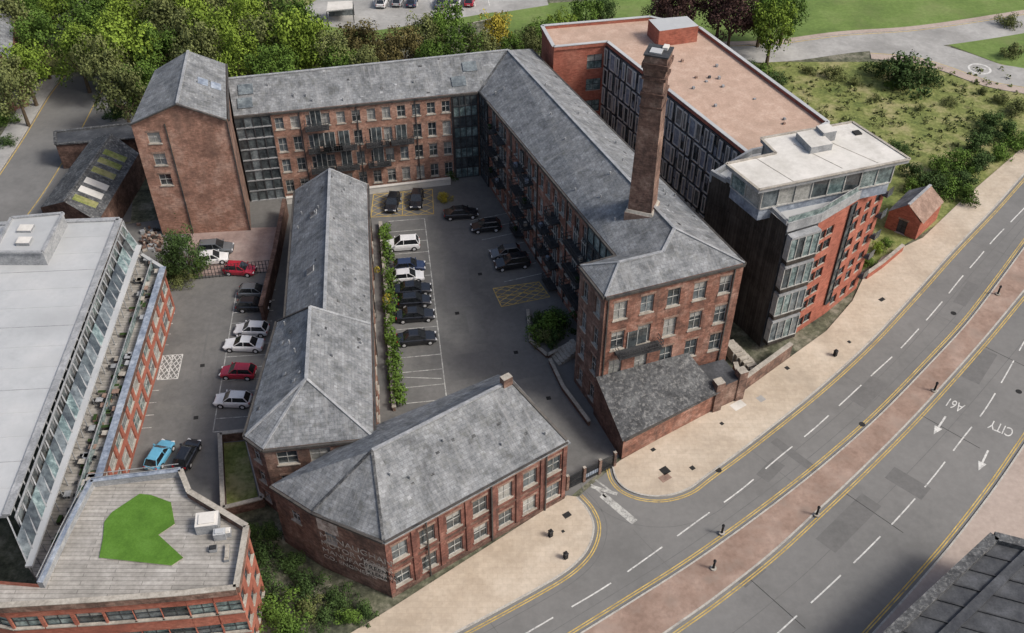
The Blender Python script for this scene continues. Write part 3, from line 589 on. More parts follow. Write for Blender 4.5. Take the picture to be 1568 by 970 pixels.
# ------------------------------------------------------------------ ground
g=MB(); g.poly([V((-1500,-1000,-.03)),V((1500,-1000,-.03)),V((1500,3000,-.03)),V((-1500,3000,-.03))],'earth'); g.obj('ground')
sheet('courtyard',SL([(180,345),(300,330),(420,290),(740,240),(900,470),(960,690),(868,765),(590,905),(420,760),(330,790),(200,760)]),0,'asphalt_yard')
sheet('yard_paving',SL([(285,352),(425,348),(424,415),(298,424)]),.004,'pink_yard')
sheet('scrub_land',SL([(1085,95),(1568,95),(1640,150),(1640,215),(1345,400),(1310,420),(1200,200)]),-.01,'scrub')
sheet('park_grass',SL([(1030,-60),(1750,-60),(1750,45),(1568,30),(1400,48),(1110,80),(1000,40)]),-.014,'grass')
sheet('park_grass',SL([(760,18),(840,5),(1000,-5),(1010,28),(800,75),(770,45)]),-.008,'grass')
sheet('park_grass',SL([(1395,52),(1480,46),(1640,20),(1640,120),(1568,108),(1520,94),(1450,68)]),.008,'grass')
sheet('verge_grass',SL([(-60,60),(130,60),(450,-20),(600,70),(400,120),(200,160),(120,110),(60,120),(-60,220)]),-.016,'scrub')
sheet('car_park_paving',SL([(440,30),(500,-10),(600,-60),(820,-60),(840,8),(700,30),(600,58),(500,62)]),-.004,'concrete')
cpm=MB()
for k in range(9): ribbon(cpm,[S(570+k*22,-6),S(574+k*22,10)],.14,.006,'paint_white')
ribbon(cpm,[S(560,30),S(745,14)],.15,.006,'paint_worn'); cpm.obj('car_park_markings')
slab('car_park_verge',SL([(455,34),(560,50),(660,36),(755,20),(765,26),(660,50),(560,66),(450,50)]),.12,'grass')
# shelter
sh=MB(); 
q=SL([(500,18),(540,14),(540,2),(502,4)],2.6); sh.prism(q,2.5,2.7,'lead','roof_white')
for p in q: sh.post(drop(p,0),.08,2.5,'metal_dark',6)
sh.strip(drop(q[3],0),drop(q[2],0),.1,2.2,'glass_mid'); sh.obj('cycle_shelter')
# west street
tl=SL([(-60,400),(20,300),(75,215),(112,150),(135,118)]); tlc=cat(tl,5)
A=offs(tlc,4.2); B=offs(tlc,-4.2); slab('west_pavement',offs(tlc,7.5)+offs(tlc,4.2)[::-1],.12,'concrete')
sheet('west_street',A+B[::-1],.0,'asphalt_road'); sheet('west_street_yard',SL([(110,145),(160,100),(215,175),(200,340),(30,350),(60,270)]),-.003,'asphalt_patch')
sheet('west_street_turning',SL([(135,118),(100,130),(112,160),(160,195),(205,190),(170,150)]),.004,'asphalt_road')
mb=MB(); ribbon(mb,offs(tlc,3.9),.15,.012,'paint_yellow'); ribbon(mb,offs(tlc,-3.9),.15,.012,'paint_yellow'); mb.obj('street_markings')
# park road
u1_=cat(ext(SL([(1105,84),(1200,80),(1300,67),(1400,60),(1480,50),(1568,36)]),10,60),6)
slab('park_path',offs(u1_,4.4)+offs(u1_,3.2)[::-1],.1,'pavement_pink'); sheet('park_road',offs(u1_,3.2)+offs(u1_,-3.2)[::-1],.012,'concrete')
u2_=cat(ext(SL([(1330,70),(1400,76),(1460,92),(1520,113),(1568,122)]),0,60),6)
sheet('park_road_branch',offs(u2_,4.0)+offs(u2_,-3.2)[::-1],.016,'concrete'); slab('park_path_branch',offs(u2_,-3.2)+offs(u2_,-5.0)[::-1],.1,'pavement_pink')
mb=MB(); ribbon(mb,offs(u2_,-2.8),.15,.024,'paint_yellow'); ribbon(mb,offs(u1_,2.9),.15,.02,'paint_yellow')
cc=S(1500,106); ring=[cc+V((math.cos(t)*1.7,math.sin(t)*1.7,0)) for t in [i*math.pi/10 for i in range(21)]]; ribbon(mb,ring,.35,.024,'paint_white'); ribbon(mb,[cc-V((1,0,0)),cc+V((1,0,0))],.3,.024,'paint_white'); mb.obj('park_road_markings')
# main road
kL=ext(SL([(700,970),(760,938),(820,905),(865,878),(893,853),(907,828),(910,803),(900,780),(884,762)]),60,0)
kR=ext(SL([(937,716),(943,735),(958,750),(985,760),(1020,761),(1055,750),(1085,728),(1150,680),(1250,600),(1330,527),(1400,452),(1460,385),(1520,322),(1568,268)]),0,60)
kF=ext(SL([(1335,970),(1400,898),(1460,828),(1520,750),(1568,680)]),60,60)
mL=ext(SL([(888,970),(960,925),(1050,868),(1130,812),(1210,752),(1280,695),(1350,632),(1420,560),(1480,495),(1530,430),(1568,378)]),60,60)
mR=ext(SL([(1020,970),(1095,917),(1180,850),(1250,786),(1320,720),(1390,650),(1450,585),(1510,517),(1568,447)]),60,60)
kLc,kRc,kFc,mLc,mRc=[cat(k,6) for k in (kL,kR,kF,mL,mR)]
sheet('main_road',kLc+kRc+kFc[::-1],.004,'asphalt_road')
pbL=ext(SL([(868,760),(600,932),(530,975)]),0,60); slab('pavement_west',kLc+pbL,.12,'pavement')
pbR=ext(SL([(950,706),(1130,606),(1207,550),(1265,508),(1305,462),(1320,430),(1350,395),(1413,365),(1470,310),(1568,225)]),0,60); slab('pavement_east',kRc+pbR[::-1],.12,'pavement')
slab('pavement_south',kFc+[kFc[-1]+V((40,-10,0)),kFc[0]+V((60,-20,0))],.12,'pavement_pink')
slab('central_reservation',mLc+mRc[::-1],.1,'median')
kb=MB()
def kerb(pts,side,z=.12):
    o=offs(pts,side*.09); 
    for i in range(len(o)-1): kb.strip(drop(o[i],-.02),drop(o[i+1],-.02),.17,z+.035,'kerbstone')
kerb(kLc,1); kerb(kRc,1); kerb(kFc,-1); kerb(mLc,-1,.1); kerb(mRc,1,.1); kb.obj('kerb')
mk_=MB()
for pts,sg in ((kLc,-1),(kRc,-1),(kFc,1),(mLc,1),(mRc,-1)):
    for o in (.35,.58): ribbon(mk_,offs(pts,sg*o),.11,.012,'paint_yellow')
dl=cat(ext(SL([(840,950),(925,900),(1000,848),(1070,797),(1135,750),(1190,703),(1245,658),(1292,615),(1337,573),(1375,538),(1412,498),(1443,462),(1470,428),(1497,397),(1522,367),(1550,338)]),30,30),6)
dr=cat(ext(SL([(1215,948),(1275,893),(1335,835),(1387,780),(1432,727),(1473,673),(1508,628),(1537,580),(1562,535)]),30,30),6)
def resample(pts,st=.5):
    rs=[]; left=0
    for i in range(len(pts)-1):
        L=(pts[i+1]-pts[i]).length
        if L<1e-6: continue
        t=left
        while t<L: rs.append(mixp(pts[i],pts[i+1],t/L)); t+=st
        left=t-L
    return rs
def dashes(pts,on,off,w,m):
    rs=resample(pts); per=int((on+off)/.5); no=int(on/.5)
    for i in range(0,len(rs)-no,per): ribbon(mk_,rs[i:i+no+1],w,.012,m)
dashes(dl,4.5,2.0,.14,'paint_white'); dashes(dr,4.5,2.0,.14,'paint_white')
for (x0_,y0_,x1_,y1_,w_) in ((922,758,972,800,.8),(905,742,928,762,.2),(912,735,935,752,.2)):
    ribbon(mk_,[S(x0_,y0_),S(x1_,y1_)],w_,.012,'paint_worn')
ribbon(mk_,[S(905,745),S(945,757)],.4,.016,'paint_worn')
def arrow(p,dirn,m='paint_white'):
    d=dirn.normalized(); s2=V((-d.y,d.x,0)); z=V((0,0,.014))
    mk_.poly([p+s2*.1+z,p-s2*.1+z,p-s2*.1+d*2+z,p+s2*.1+d*2+z],m); mk_.poly([p+d*2+s2*.42+z,p+d*2-s2*.42+z,p+d*3.3+z],m)
trav=(S(1430,665)-S(1460,620)); arrow(S(1448,638),trav); trav2=S(1505,708)-S(1530,655); arrow(S(1513,690),trav2)
mk_.obj('road_markings')
def roadtext(t,p,up,size):
    up=up.normalized(); r_=V((up.y,-up.x,0)); cu=bpy.data.curves.new('road_lettering','FONT'); cu.body=t; cu.size=size; cu.align_x='CENTER'; cu.align_y='CENTER'
    o=bpy.data.objects.new('road_lettering',cu); col.objects.link(o); cu.materials.append(MATS['paint_white'])
    M=Matrix((r_*.85,up*1.5,V((0,0,1)))).transposed().to_4x4(); M.translation=drop(p,.014); o.matrix_world=M
roadtext('A61',S(1462,620),trav,1.35); roadtext('CITY',S(1533,656),trav2,1.35)
# road repairs, joints, manholes
pt=MB(); 
for (x,y,dx,dy,a) in ((1330,600,5,2,.8),(1180,720,3,1.5,.8),(1500,560,6,2,.9),(1300,800,8,2.2,.75),(1040,905,4,2,.6),(1480,450,5,1.5,.9),(1220,700,1,6,.7),(1150,880,3,1.2,.7),(1390,740,2,4,.8)):
    q=S(x,y); pt.cbox((q.x,q.y,.002),dx,dy,.007,a,'asphalt_patch')
for (x,y) in ((1005,905),(1180,640),(1275,560),(1460,480),(1560,600),(1320,650),(1100,720),(980,940)):
    q=S(x,y); pt.post(drop(q,.003),.35,.01,'rubber',10)
for pts,o in ((kRc,-3.6),(kLc,-1.2),(mRc,-3.4),(mLc,1.5)):
    ribbon(pt,offs(pts,o),.07,.0105,'asphalt_patch')
jr=resample(mLc,1.0)
for k in range(20,len(jr)-20,17):
    t=(jr[k+1]-jr[k]).normalized(); n_=V((-t.y,t.x,0)); ribbon(pt,[jr[k]+n_*.3,jr[k]+n_*6],.06,.0112,'asphalt_patch')
jr=resample(mRc,1.0)
for k in range(25,len(jr)-20,15):
    t=(jr[k+1]-jr[k]).normalized(); n_=V((-t.y,t.x,0)); ribbon(pt,[jr[k]-n_*.3,jr[k]-n_*7],.06,.0114,'rubber')
pt.obj('road_repair_patches')
pc=MB()
for (x,y,sx,sy,m) in ((1018,722,.9,.9,'rubber'),(1018,733,1.2,.8,'lintel'),(1060,718,.5,.5,'rubber'),(868,790,.8,.6,'rubber'),(842,822,.35,.3,'rubber'),(862,815,.3,.3,'rubber'),(1165,612,.8,.8,'concrete'),(1130,622,1.6,1.0,'roof_white'),(1205,565,.5,.5,'rubber'),(1300,525,.4,.4,'rubber'),(1350,460,.8,.5,'rubber'),(1105,650,.4,.4,'rubber'),(1000,690,.5,.4,'rubber')):
    q=S(x,y); pc.cbox((q.x,q.y,.122),sx,sy,.006,.6,m)
pc.obj('pavement_covers')
# courtyard markings
ym=MB()
def bays(p,q,n,length,side,m='paint_worn',line=True):
    d=(q-p); L=d.length; d.normalize(); s2=V((-d.y,d.x,0))*side
    if line: ribbon(ym,[p,q],.12,.010,m)
    for i in range(n+1):
        a=p+d*(L*i/n); ribbon(ym,[a+d*.0,a+s2*length],.11,.014,m)
b0_,b1_=S(650,335),S(684,612); bays(b0_,b1_,14,4.8,-1)
bays(S(722,338),S(772,432),6,5.0,1,line=False)
bays(S(362,448),S(326,662),12,4.8,1)
bays(S(268,480),S(232,655),10,2.2,-1,line=False)
ribbon(ym,[S(320,498),S(290,672)],.25,.01,'asphalt_patch')
ribbon(ym,[S(615,578),S(676,580)],.12,.012,'paint_worn')
def hatch(pts,m):
    a,b,c,d=pts; z=.012
    for p,q in ((a,b),(b,c),(c,d),(d,a),(a,c),(b,d),(mixp(a,b,.5),mixp(c,d,.5))): ribbon(ym,[p,q],.11,z,m); z+=.001
    for t in (.25,.5,.75):
        ribbon(ym,[mixp(a,b,t),mixp(a,d,t)],.09,z,m); z+=.001; ribbon(ym,[mixp(c,b,t),mixp(c,d,t)],.09,z,m); z+=.001; ribbon(ym,[mixp(b,a,t),mixp(b,c,t)],.09,z,m); z+=.001; ribbon(ym,[mixp(d,a,t),mixp(d,c,t)],.09,z,m); z+=.001
hatch(SL([(568,333),(664,328),(662,290),(572,298)]),'paint_yellow'); hatch(SL([(755,442),(768,470),(842,455),(825,432)]),'paint_yellow'); hatch(SL([(241,582),(272,580),(280,543),(250,545)]),'paint_white')
ym.obj('parking_markings')
yp=MB()
for (x,y,dx,dy,a) in ((700,430,3,10,.1),(720,560,5,4,.2),(690,340,6,3,.1),(800,560,4,4,.3),(730,500,2,6,.15),(345,560,2,8,.1),(300,600,3,4,.1)):
    q=S(x,y); yp.cbox((q.x,q.y,.001),dx,dy,.006,a,'asphalt_patch')
for (x,y) in ((700,480),(735,420),(790,540),(840,610),(310,560),(300,640)): q=S(x,y); yp.cbox((q.x,q.y,.002),.5,.5,.012,.2,'rubber')
yp.obj('courtyard_repair_patches')
# low walls
wall('rendered_ramp_wall',[p for p in SL([(440,312),(563,297),(690,282)])],.9,.35,'roof_white','roof_white')
wall('brick_boundary_wall',SL([(440,330),(425,410),(405,495)]),2.6,.4,'brick_dark','brick_dark')
wall('brick_boundary_wall',SL([(340,676),(378,672),(405,775),(345,790),(340,676)]),1.2,.3,'brick_dark')
sheet('sunken_garden',SL([(342,679),(375,676),(398,772),(348,784)]),.006,'scrub')
wall('brick_retaining_wall',SL([(583,345),(590,430),(596,520),(604,630)]),.5,.3,'brick_old')
wall('brick_boundary_wall',SL([(1325,428),(1348,412),(1380,385)]),1.0,.3,'brick_red')
wall('brick_retaining_wall',SL([(808,478),(812,525),(838,548),(872,530)]),.35,.25,'brick_dark')
wall('brick_retaining_wall',SL([(842,556),(862,598),(902,652)]),.6,.25,'brick_dark')
st=MB()
for i in range(7):
    p=mixp(S(852,552),S(880,538),i/6); st.cbox((p.x,p.y,0),.5,1.8,.15+.16*i,.45,'stone')
st.obj('stone_steps')
fe=MB(); fa,fb=S(300,428),S(425,416)
for k in range(25): fe.post(mixp(fa,fb,k/24),.04,1.9,'metal_dark',5)
for h in (.1,.7,1.3,1.85): fe.strip(fa,fb,.04,.04,'metal_dark',up=h)
fe.obj('mesh_fence')
# ------------------------------------------------------------------ vegetation
def leaves(mb,cl,per,size,up=.25):
    for c,r in cl:
        tn=random.random()
        for _ in range(int(per)):
            z=random.uniform(-.75,1); a=random.uniform(0,6.283); q=math.sqrt(max(0,1-z*z)); n=V((q*math.cos(a),q*math.sin(a),z))
            p=c+n*(r*random.uniform(.62,1.12)); nn=(n+V((random.gauss(0,.45),random.gauss(0,.45),random.gauss(0,.45)+up))).normalized()
            t=nn.orthogonal().normalized(); t=Matrix.Rotation(random.uniform(0,6.28),3,nn)@t; b=nn.cross(t); s=size*random.uniform(.5,1.25)
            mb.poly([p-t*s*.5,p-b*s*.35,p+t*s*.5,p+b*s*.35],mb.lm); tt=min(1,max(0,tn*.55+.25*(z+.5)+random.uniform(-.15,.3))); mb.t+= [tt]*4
def newleaf(m):
    mb=MB(); mb.t=[]; mb.lm=m; return mb
crowns={}
def crownmesh(kind,var):
    key=(kind,var)
    if key in crowns: return crowns[key]
    st_=random.getstate(); random.seed(var*37+len(kind))
    mb=newleaf('leaf_mid'); cl=[]
    if kind=='tree':
        for i in range(50):
            z=random.uniform(-.65,1); a=random.uniform(0,6.283); q=math.sqrt(max(0,1-z*z)); rr=random.uniform(.45,.88)
            cl.append((V((q*math.cos(a)*rr,q*math.sin(a)*rr,z*rr*1.1)),random.uniform(.15,.34)))
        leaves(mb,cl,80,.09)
    else:
        for i in range(26):
            a=random.uniform(0,6.283); rr=random.uniform(0,.8); cl.append((V((rr*math.cos(a),rr*math.sin(a),random.uniform(.1,.8)*(1-rr*.5))),random.uniform(.16,.34)))
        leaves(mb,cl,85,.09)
    o=mb.obj('c'); me=o.data; bpy.data.objects.remove(o); crowns[key]=me; random.setstate(st_); return me
def crownobj(kind,var,mat):
    key=(kind,var,mat)
    if key not in crowns:
        me=crownmesh(kind,var).copy(); me.materials.clear(); me.materials.append(MATS[mat]); crowns[key]=me
    return bpy.data.objects.new('crown',crowns[key])
tm=MB(); tm.post(V((0,0,-.2)),.32,4.2,'bark',8,.2)
for i in range(7):
    a=i*.9; d_=V((math.cos(a),math.sin(a),1.2)).normalized(); p=V((0,0,3.2+.2*i)); sd=V((-math.sin(a),math.cos(a),0))
    for k in range(3):
        r_=.12-.035*k; tm.obox(p+d_*k*1.1-sd*r_,d_*1.15,sd*2*r_,V((0,0,2*r_)),'bark')
tmo=tm.obj('t'); tme=tmo.data; bpy.data.objects.remove(tmo)
def tree(pos,R,mat,name='broadleaf_tree',h=None):
    e=empty(name); e.location=(pos.x,pos.y,0); e.rotation_euler=(0,0,random.uniform(0,6.28)); h=h or 6.2
    c=crownobj('tree',random.randrange(6),mat); col.objects.link(c); c.parent=e; c.location=(0,0,h); c.scale=(R,R*random.uniform(.85,1.1),R*random.uniform(1.05,1.3))
    t=bpy.data.objects.new('trunk',tme); col.objects.link(t); t.parent=e; k=h/6.2; t.scale=(k,k,k)
def bush(pos,R,mat,name='bush',hh=1.0):
    e=empty(name); e.location=(pos.x,pos.y,0); e.rotation_euler=(0,0,random.uniform(0,6.28))
    c=crownobj('bush',random.randrange(5),mat); c.name='foliage'; col.objects.link(c); c.parent=e; c.scale=(R,R*random.uniform(.8,1.2),R*hh)
T1=[(40,20),(95,15),(60,60),(35,100),(140,45),(190,30),(160,95),(200,75),(215,130),(185,145),(240,40),(285,30),(250,5),(330,15),(330,60),(370,35),(400,70),(360,85),(430,20),(440,75),(480,75),(415,100),(140,5),(10,40),(120,80),(240,75),(300,5),(20,130),(390,5),(210,0),(285,55),(310,85),(455,45),(500,88),(165,60),(70,-10),(345,-15),(175,-20),(290,-25),(405,-30)]
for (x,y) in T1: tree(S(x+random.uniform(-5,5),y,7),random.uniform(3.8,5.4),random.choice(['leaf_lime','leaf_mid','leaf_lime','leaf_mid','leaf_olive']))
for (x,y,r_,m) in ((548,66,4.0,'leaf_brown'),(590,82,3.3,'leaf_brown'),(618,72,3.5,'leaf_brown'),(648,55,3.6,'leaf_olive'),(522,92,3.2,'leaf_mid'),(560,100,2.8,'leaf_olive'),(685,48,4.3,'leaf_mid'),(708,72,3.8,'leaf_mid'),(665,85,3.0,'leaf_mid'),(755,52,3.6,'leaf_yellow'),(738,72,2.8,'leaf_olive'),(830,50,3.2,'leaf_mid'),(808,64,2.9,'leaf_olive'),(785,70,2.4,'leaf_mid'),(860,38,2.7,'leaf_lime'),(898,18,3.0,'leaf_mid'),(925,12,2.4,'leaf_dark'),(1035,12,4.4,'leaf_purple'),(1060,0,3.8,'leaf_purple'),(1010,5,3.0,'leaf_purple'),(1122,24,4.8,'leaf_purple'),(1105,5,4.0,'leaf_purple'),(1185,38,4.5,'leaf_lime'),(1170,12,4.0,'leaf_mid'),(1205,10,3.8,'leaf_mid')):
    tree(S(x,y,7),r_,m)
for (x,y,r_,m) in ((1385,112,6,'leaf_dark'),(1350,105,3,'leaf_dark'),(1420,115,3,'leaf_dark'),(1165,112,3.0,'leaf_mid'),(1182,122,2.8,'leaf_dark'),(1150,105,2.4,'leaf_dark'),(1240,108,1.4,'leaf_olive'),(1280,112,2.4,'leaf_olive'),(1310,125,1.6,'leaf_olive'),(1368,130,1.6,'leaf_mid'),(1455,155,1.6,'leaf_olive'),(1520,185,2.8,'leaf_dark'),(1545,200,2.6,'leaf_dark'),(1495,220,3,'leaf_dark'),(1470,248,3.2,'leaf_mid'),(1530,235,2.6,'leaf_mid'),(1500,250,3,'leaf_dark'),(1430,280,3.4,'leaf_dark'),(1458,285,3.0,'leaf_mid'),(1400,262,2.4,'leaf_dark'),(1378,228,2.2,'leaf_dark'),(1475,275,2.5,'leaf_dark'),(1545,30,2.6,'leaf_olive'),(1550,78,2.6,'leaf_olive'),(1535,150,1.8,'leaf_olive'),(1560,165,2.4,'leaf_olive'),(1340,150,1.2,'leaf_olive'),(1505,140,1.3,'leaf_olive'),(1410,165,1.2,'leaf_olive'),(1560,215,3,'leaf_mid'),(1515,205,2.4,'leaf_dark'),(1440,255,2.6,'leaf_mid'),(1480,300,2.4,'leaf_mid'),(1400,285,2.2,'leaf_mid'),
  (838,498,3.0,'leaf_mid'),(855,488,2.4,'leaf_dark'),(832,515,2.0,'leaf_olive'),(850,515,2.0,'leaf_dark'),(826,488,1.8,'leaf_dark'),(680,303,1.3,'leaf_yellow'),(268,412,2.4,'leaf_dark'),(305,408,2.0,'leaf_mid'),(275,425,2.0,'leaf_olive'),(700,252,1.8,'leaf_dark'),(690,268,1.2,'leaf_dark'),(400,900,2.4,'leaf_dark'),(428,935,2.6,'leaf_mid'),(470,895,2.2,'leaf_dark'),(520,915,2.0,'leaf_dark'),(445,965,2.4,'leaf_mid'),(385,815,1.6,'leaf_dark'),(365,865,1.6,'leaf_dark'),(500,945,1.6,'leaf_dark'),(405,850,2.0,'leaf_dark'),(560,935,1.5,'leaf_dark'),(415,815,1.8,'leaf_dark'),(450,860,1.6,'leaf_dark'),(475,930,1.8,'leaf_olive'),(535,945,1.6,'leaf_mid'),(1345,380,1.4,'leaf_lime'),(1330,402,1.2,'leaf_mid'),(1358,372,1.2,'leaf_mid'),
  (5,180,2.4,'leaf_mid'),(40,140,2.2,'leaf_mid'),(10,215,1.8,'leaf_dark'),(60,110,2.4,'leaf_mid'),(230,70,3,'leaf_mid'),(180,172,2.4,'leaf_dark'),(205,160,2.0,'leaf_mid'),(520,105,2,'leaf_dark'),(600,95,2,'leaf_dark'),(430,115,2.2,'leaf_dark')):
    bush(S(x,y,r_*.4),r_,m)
tree(S(285,388,3.6),2.9,'leaf_dark',h=3.6); tree(S(262,402,2.6),1.8,'leaf_dark',h=2.6)
iv=newleaf('leaf_dark'); ivp=S(285,352,0); leaves(iv,[(ivp+V((random.uniform(-1,1),random.uniform(-.3,.5),z*.8+.5)),random.uniform(.6,1.0)) for z in range(5)],90,.35); iv.obj('climbing_ivy')
hd=newleaf('leaf_mid'); hl=cat(SL([(590,352),(597,420),(600,500),(604,560),(610,625)]),8); cl=[]
for i in range(len(hl)-1):
    for k in range(3): 
        if random.random()<.85: cl.append((mixp(hl[i],hl[i+1],random.random())+V((random.uniform(-.5,.5),0,random.uniform(.4,1.0))),random.uniform(.4,.75)))
leaves(hd,cl,70,.3); hd.obj('hedge')
hd=newleaf('leaf_yellow'); leaves(hd,[(S(592,458,1.5),.7),(S(577,413,1.5),.4)],90,.25); hd.obj('flowering_shrub')
gt=newleaf('leaf_olive'); cl=[]
for i in range(520):
    x,y=random.uniform(1110,1560),random.uniform(100,270)
    if y<400-(x-1100)*.3 and y<200+(1560-x)*.25 and x>1100+ (y-100)*1.1: cl.append((S(x,y,.1),random.uniform(.2,.7)))
leaves(gt,cl,14,.45); gt.obj('rough_grass')
rb_=MB()
for i in range(110):
    p=S(random.gauss(236,11),random.gauss(370,8)); k=random.uniform(.12,.5); rb_.cbox((p.x,p.y,0),k,k*random.uniform(.4,1.5),random.uniform(.08,.5),random.uniform(0,3),random.choice(['stone','lintel','brick_dark','lead','brick_old','timber_dark']))
rb_.obj('rubble_pile')
# ------------------------------------------------------------------ vehicles
def car(pos,heading,colr,style='hatch'):
    mb=MB(); paint='car_'+colr
    Ln,W,Hh={'hatch':(4.0,1.76,1.48),'saloon':(4.6,1.82,1.45),'suv':(4.5,1.88,1.68)}[style]
    hl=Ln/2; hw=W/2; zb_=.22; belt=Hh*.6
    st=[(-hl,.42,belt*.86,.80),(-hl+.12,.28,belt*.97,.92),(-hl+.6,zb_,belt,.99),(-.4,zb_,belt,1),(hl*.42,zb_,belt*.98,1),(hl-.75,zb_,belt*.88,.98),(hl-.2,.26,belt*.74,.9),(hl,.36,belt*.6,.76)]
    rings=[]
    for (x,b,t,k) in st:
        w_=hw*k; m_=(b+t)/2+.06
        rings.append([V((x,-w_*.95,b)),V((x,-w_,m_)),V((x,-w_*.93,t-.05)),V((x,-w_*.8,t)),V((x,w_*.8,t)),V((x,w_*.93,t-.05)),V((x,w_,m_)),V((x,w_*.95,b))])
    for i in range(len(rings)-1):
        a,b=rings[i],rings[i+1]
        for j in range(8): mb.poly([a[j],b[j],b[(j+1)%8],a[(j+1)%8]],'rubber' if j==7 else paint)
    mb.poly(rings[0],paint); mb.poly(rings[-1][::-1],paint)
    rear={'hatch':(-hl+.12,-hl+.55),'saloon':(-hl+.75,-hl+1.35),'suv':(-hl+.12,-hl+.45)}[style]
    xf0,xf1=hl*.46,hl*.1
    bt=belt-.01; wb_,wt_=hw*.86,hw*.68
    B=[V((rear[0],-wb_*.92,bt)),V((xf0,-wb_*.94,bt-.02)),V((xf0,wb_*.94,bt-.02)),V((rear[0],wb_*.92,bt))]
    T=[V((rear[1],-wt_*.95,Hh-.06)),V((xf1,-wt_,Hh-.05)),V((xf1,wt_,Hh-.05)),V((rear[1],wt_*.95,Hh-.06))]
    for i in range(4): mb.poly([B[i],B[(i+1)%4],T[(i+1)%4],T[i]],'car_glass')
    for i in range(4):
        d=T[i]-B[i]; o=V((0,math.copysign(.02,B[i].y),0)); mb.obox(B[i]+o-V((.05,.03,0)),V((.1,0,0)),V((0,.06,0)),d,paint)
    for sgn in (-1,1):
        bm=V((-.15,sgn*(wb_+.0),bt)); tm_=V((-.2,sgn*(wt_+.01),Hh-.06)); mb.obox(bm-V((.04,.02,0)),V((.08,0,0)),V((0,.04,0)),tm_-bm,paint)
    C=[t+V((0,0,.0)) for t in T]; ins=[V((t.x*.9-.02,t.y*.82,Hh)) for t in T]
    mb.poly(ins,paint)
    for i in range(4): mb.poly([C[i],C[(i+1)%4],ins[(i+1)%4],ins[i]],paint)
    for sx in (-hl+.78,hl-.82):
        for sy in (-1,1):
            for (rr,w0,w1,m_) in ((.37,.0,.012,'rubber'),(.32,-.2,.03,'rubber'),(.19,.03,.045,'lamp_clear')):
                n_=12; ya=sy*(hw*.985+w0); yb=sy*(hw*.985+w1)
                A=[V((sx+math.cos(6.283*i/n_)*rr,ya,.33+math.sin(6.283*i/n_)*rr)) for i in range(n_)]; Bq=[V((p.x,yb,p.z)) for p in A]
                for i in range(n_): mb.poly([A[i],A[(i+1)%n_],Bq[(i+1)%n_],Bq[i]],m_)
                mb.poly(Bq,m_)
    for sy in (-1,1):
        mb.cbox((hl-.14,sy*hw*.62,belt*.55),.2,.36,.14,-sy*.35,'lamp_clear'); mb.cbox((-hl+.06,sy*hw*.68,belt*.68),.12,.28,.2,sy*.1,'lamp_red')
        mb.cbox((xf0-.12,sy*(hw+.06),belt-.02),.12,.2,.15,0,paint)
    mb.cbox((hl-.03,0,.4),.08,1.0,.16,0,'rubber'); mb.cbox((-hl-.01,0,.5),.04,.5,.12,0,'paint_white')
    o=mb.obj('parked_car'); o.location=(pos.x,pos.y,.01); o.rotation_euler=(0,0,heading); return o
hx=math.atan2((b1_-b0_).y,(b1_-b0_).x); hperp=hx-math.pi/2
for (x,y,c_,st_) in ((616,373,'white','suv'),(627,406,'blue','hatch'),(625,422,'white','hatch'),(632,441,'black','saloon'),(635,459,'black','hatch'),(636,481,'black','saloon'),(638,516,'black','saloon')):
    car(S(x,y,.7),hperp+math.pi*(0 if random.random()<.5 else 1)+random.uniform(-.03,.03),c_,st_)
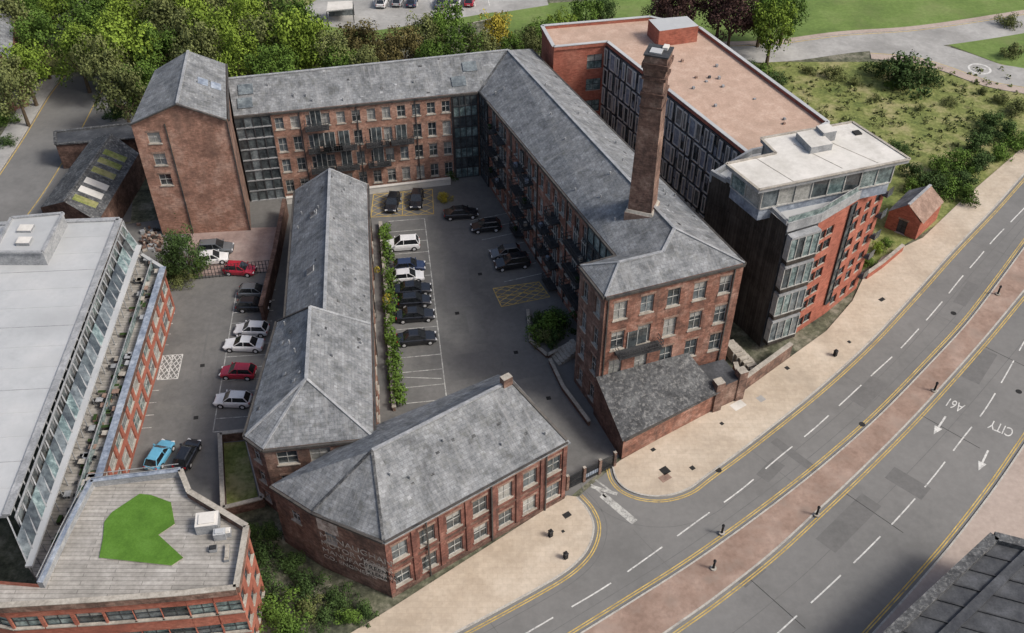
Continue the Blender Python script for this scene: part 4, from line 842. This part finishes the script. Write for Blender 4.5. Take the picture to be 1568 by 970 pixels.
for (x,y,c_,st_,h_) in ((601,309,'black','hatch',-1.65),(638,304,'black','hatch',-1.6),(706,325,'black','saloon',.12),(744,345,'black','hatch',3.3),(774,385,'grey','hatch',3.35),(784,401,'black','suv',3.35),
  (390,445,'grey','hatch',0),(388,466,'black','hatch',0),(385,503,'white','hatch',3.1),(373,526,'white','saloon',3.1),(364,568,'red','hatch',3.1),(356,611,'white','hatch',3.1),(244,695,'lightblue','hatch',1.35),(286,694,'black','hatch',1.4),(367,411,'red','hatch',-.1),(325,394,'white','hatch',.2),(330,379,'grey','suv',.1),
  (585,1,'white','suv',1.5),(609,0,'silver','hatch',1.5),(631,1,'blue','hatch',1.5),(675,2,'grey','saloon',1.5),(698,1,'white','suv',1.5),(719,0,'red','hatch',1.5)):
    car(S(x,y,.7),h_,c_,st_)
# street furniture
for (x,y) in ((1092,872),(1250,790),(1527,452),(1105,818),(1430,600)):
    p=S(x,y); mb=MB(); mb.post(drop(p,.1),.3,.15,'stone',12); mb.post(drop(p,.25),.12,1.0,'rubber',10,.1); mb.post(drop(p,1.25),.16,.12,'metal_dark',10,.12); mb.post(drop(p,1.37),.15,.15,'rubber',10,.05); mb.obj('traffic_bollard')
for (x,y) in ((1278,546),(843,822),(866,856)):
    p=S(x,y); mb=MB(); mb.cbox((p.x,p.y,.12),.35,.35,.7,.6,'rubber'); mb.cbox((p.x,p.y,.82),.4,.4,.1,.6,'metal_dark'); mb.cbox((p.x,p.y,.92),.25,.25,.1,.6,'rubber'); mb.obj('litter_bin')
# ------------------------------------------------------------------ light and camera
az=math.radians(-18); el=math.radians(45)
dsun=V((math.cos(el)*math.cos(az),math.cos(el)*math.sin(az),math.sin(el)))
sd=bpy.data.lights.new('sun','SUN'); sd.energy=2.7; sd.angle=math.radians(13); sd.color=(1,.965,.91)
so=bpy.data.objects.new('sun',sd); col.objects.link(so); so.rotation_euler=dsun.to_track_quat('Z','Y').to_euler(); so.location=(60,-40,120)
w=bpy.data.worlds.new('World'); bpy.context.scene.world=w; w.use_nodes=True
nt=w.node_tree; sk=nt.nodes.new('ShaderNodeTexSky'); sk.sky_type='NISHITA'; sk.sun_disc=False; sk.sun_elevation=el; sk.sun_rotation=math.radians(90)-az
sk.dust_density=5.0; sk.ozone_density=.6; sk.air_density=1.0
nt.links.new(sk.outputs[0],nt.nodes['Background'].inputs[0]); nt.nodes['Background'].inputs[1].default_value=.15
cam=bpy.data.cameras.new('camera'); co=bpy.data.objects.new('camera',cam); col.objects.link(co)
co.location=(0,0,HC); co.rotation_euler=(math.pi/2-PITCH,0,0); cam.sensor_width=36; cam.lens=36*F0/1568; cam.clip_end=5000
bpy.context.scene.camera=co
sc=bpy.context.scene; sc.view_settings.view_transform='Standard'; sc.view_settings.look='None'; sc.view_settings.exposure=0
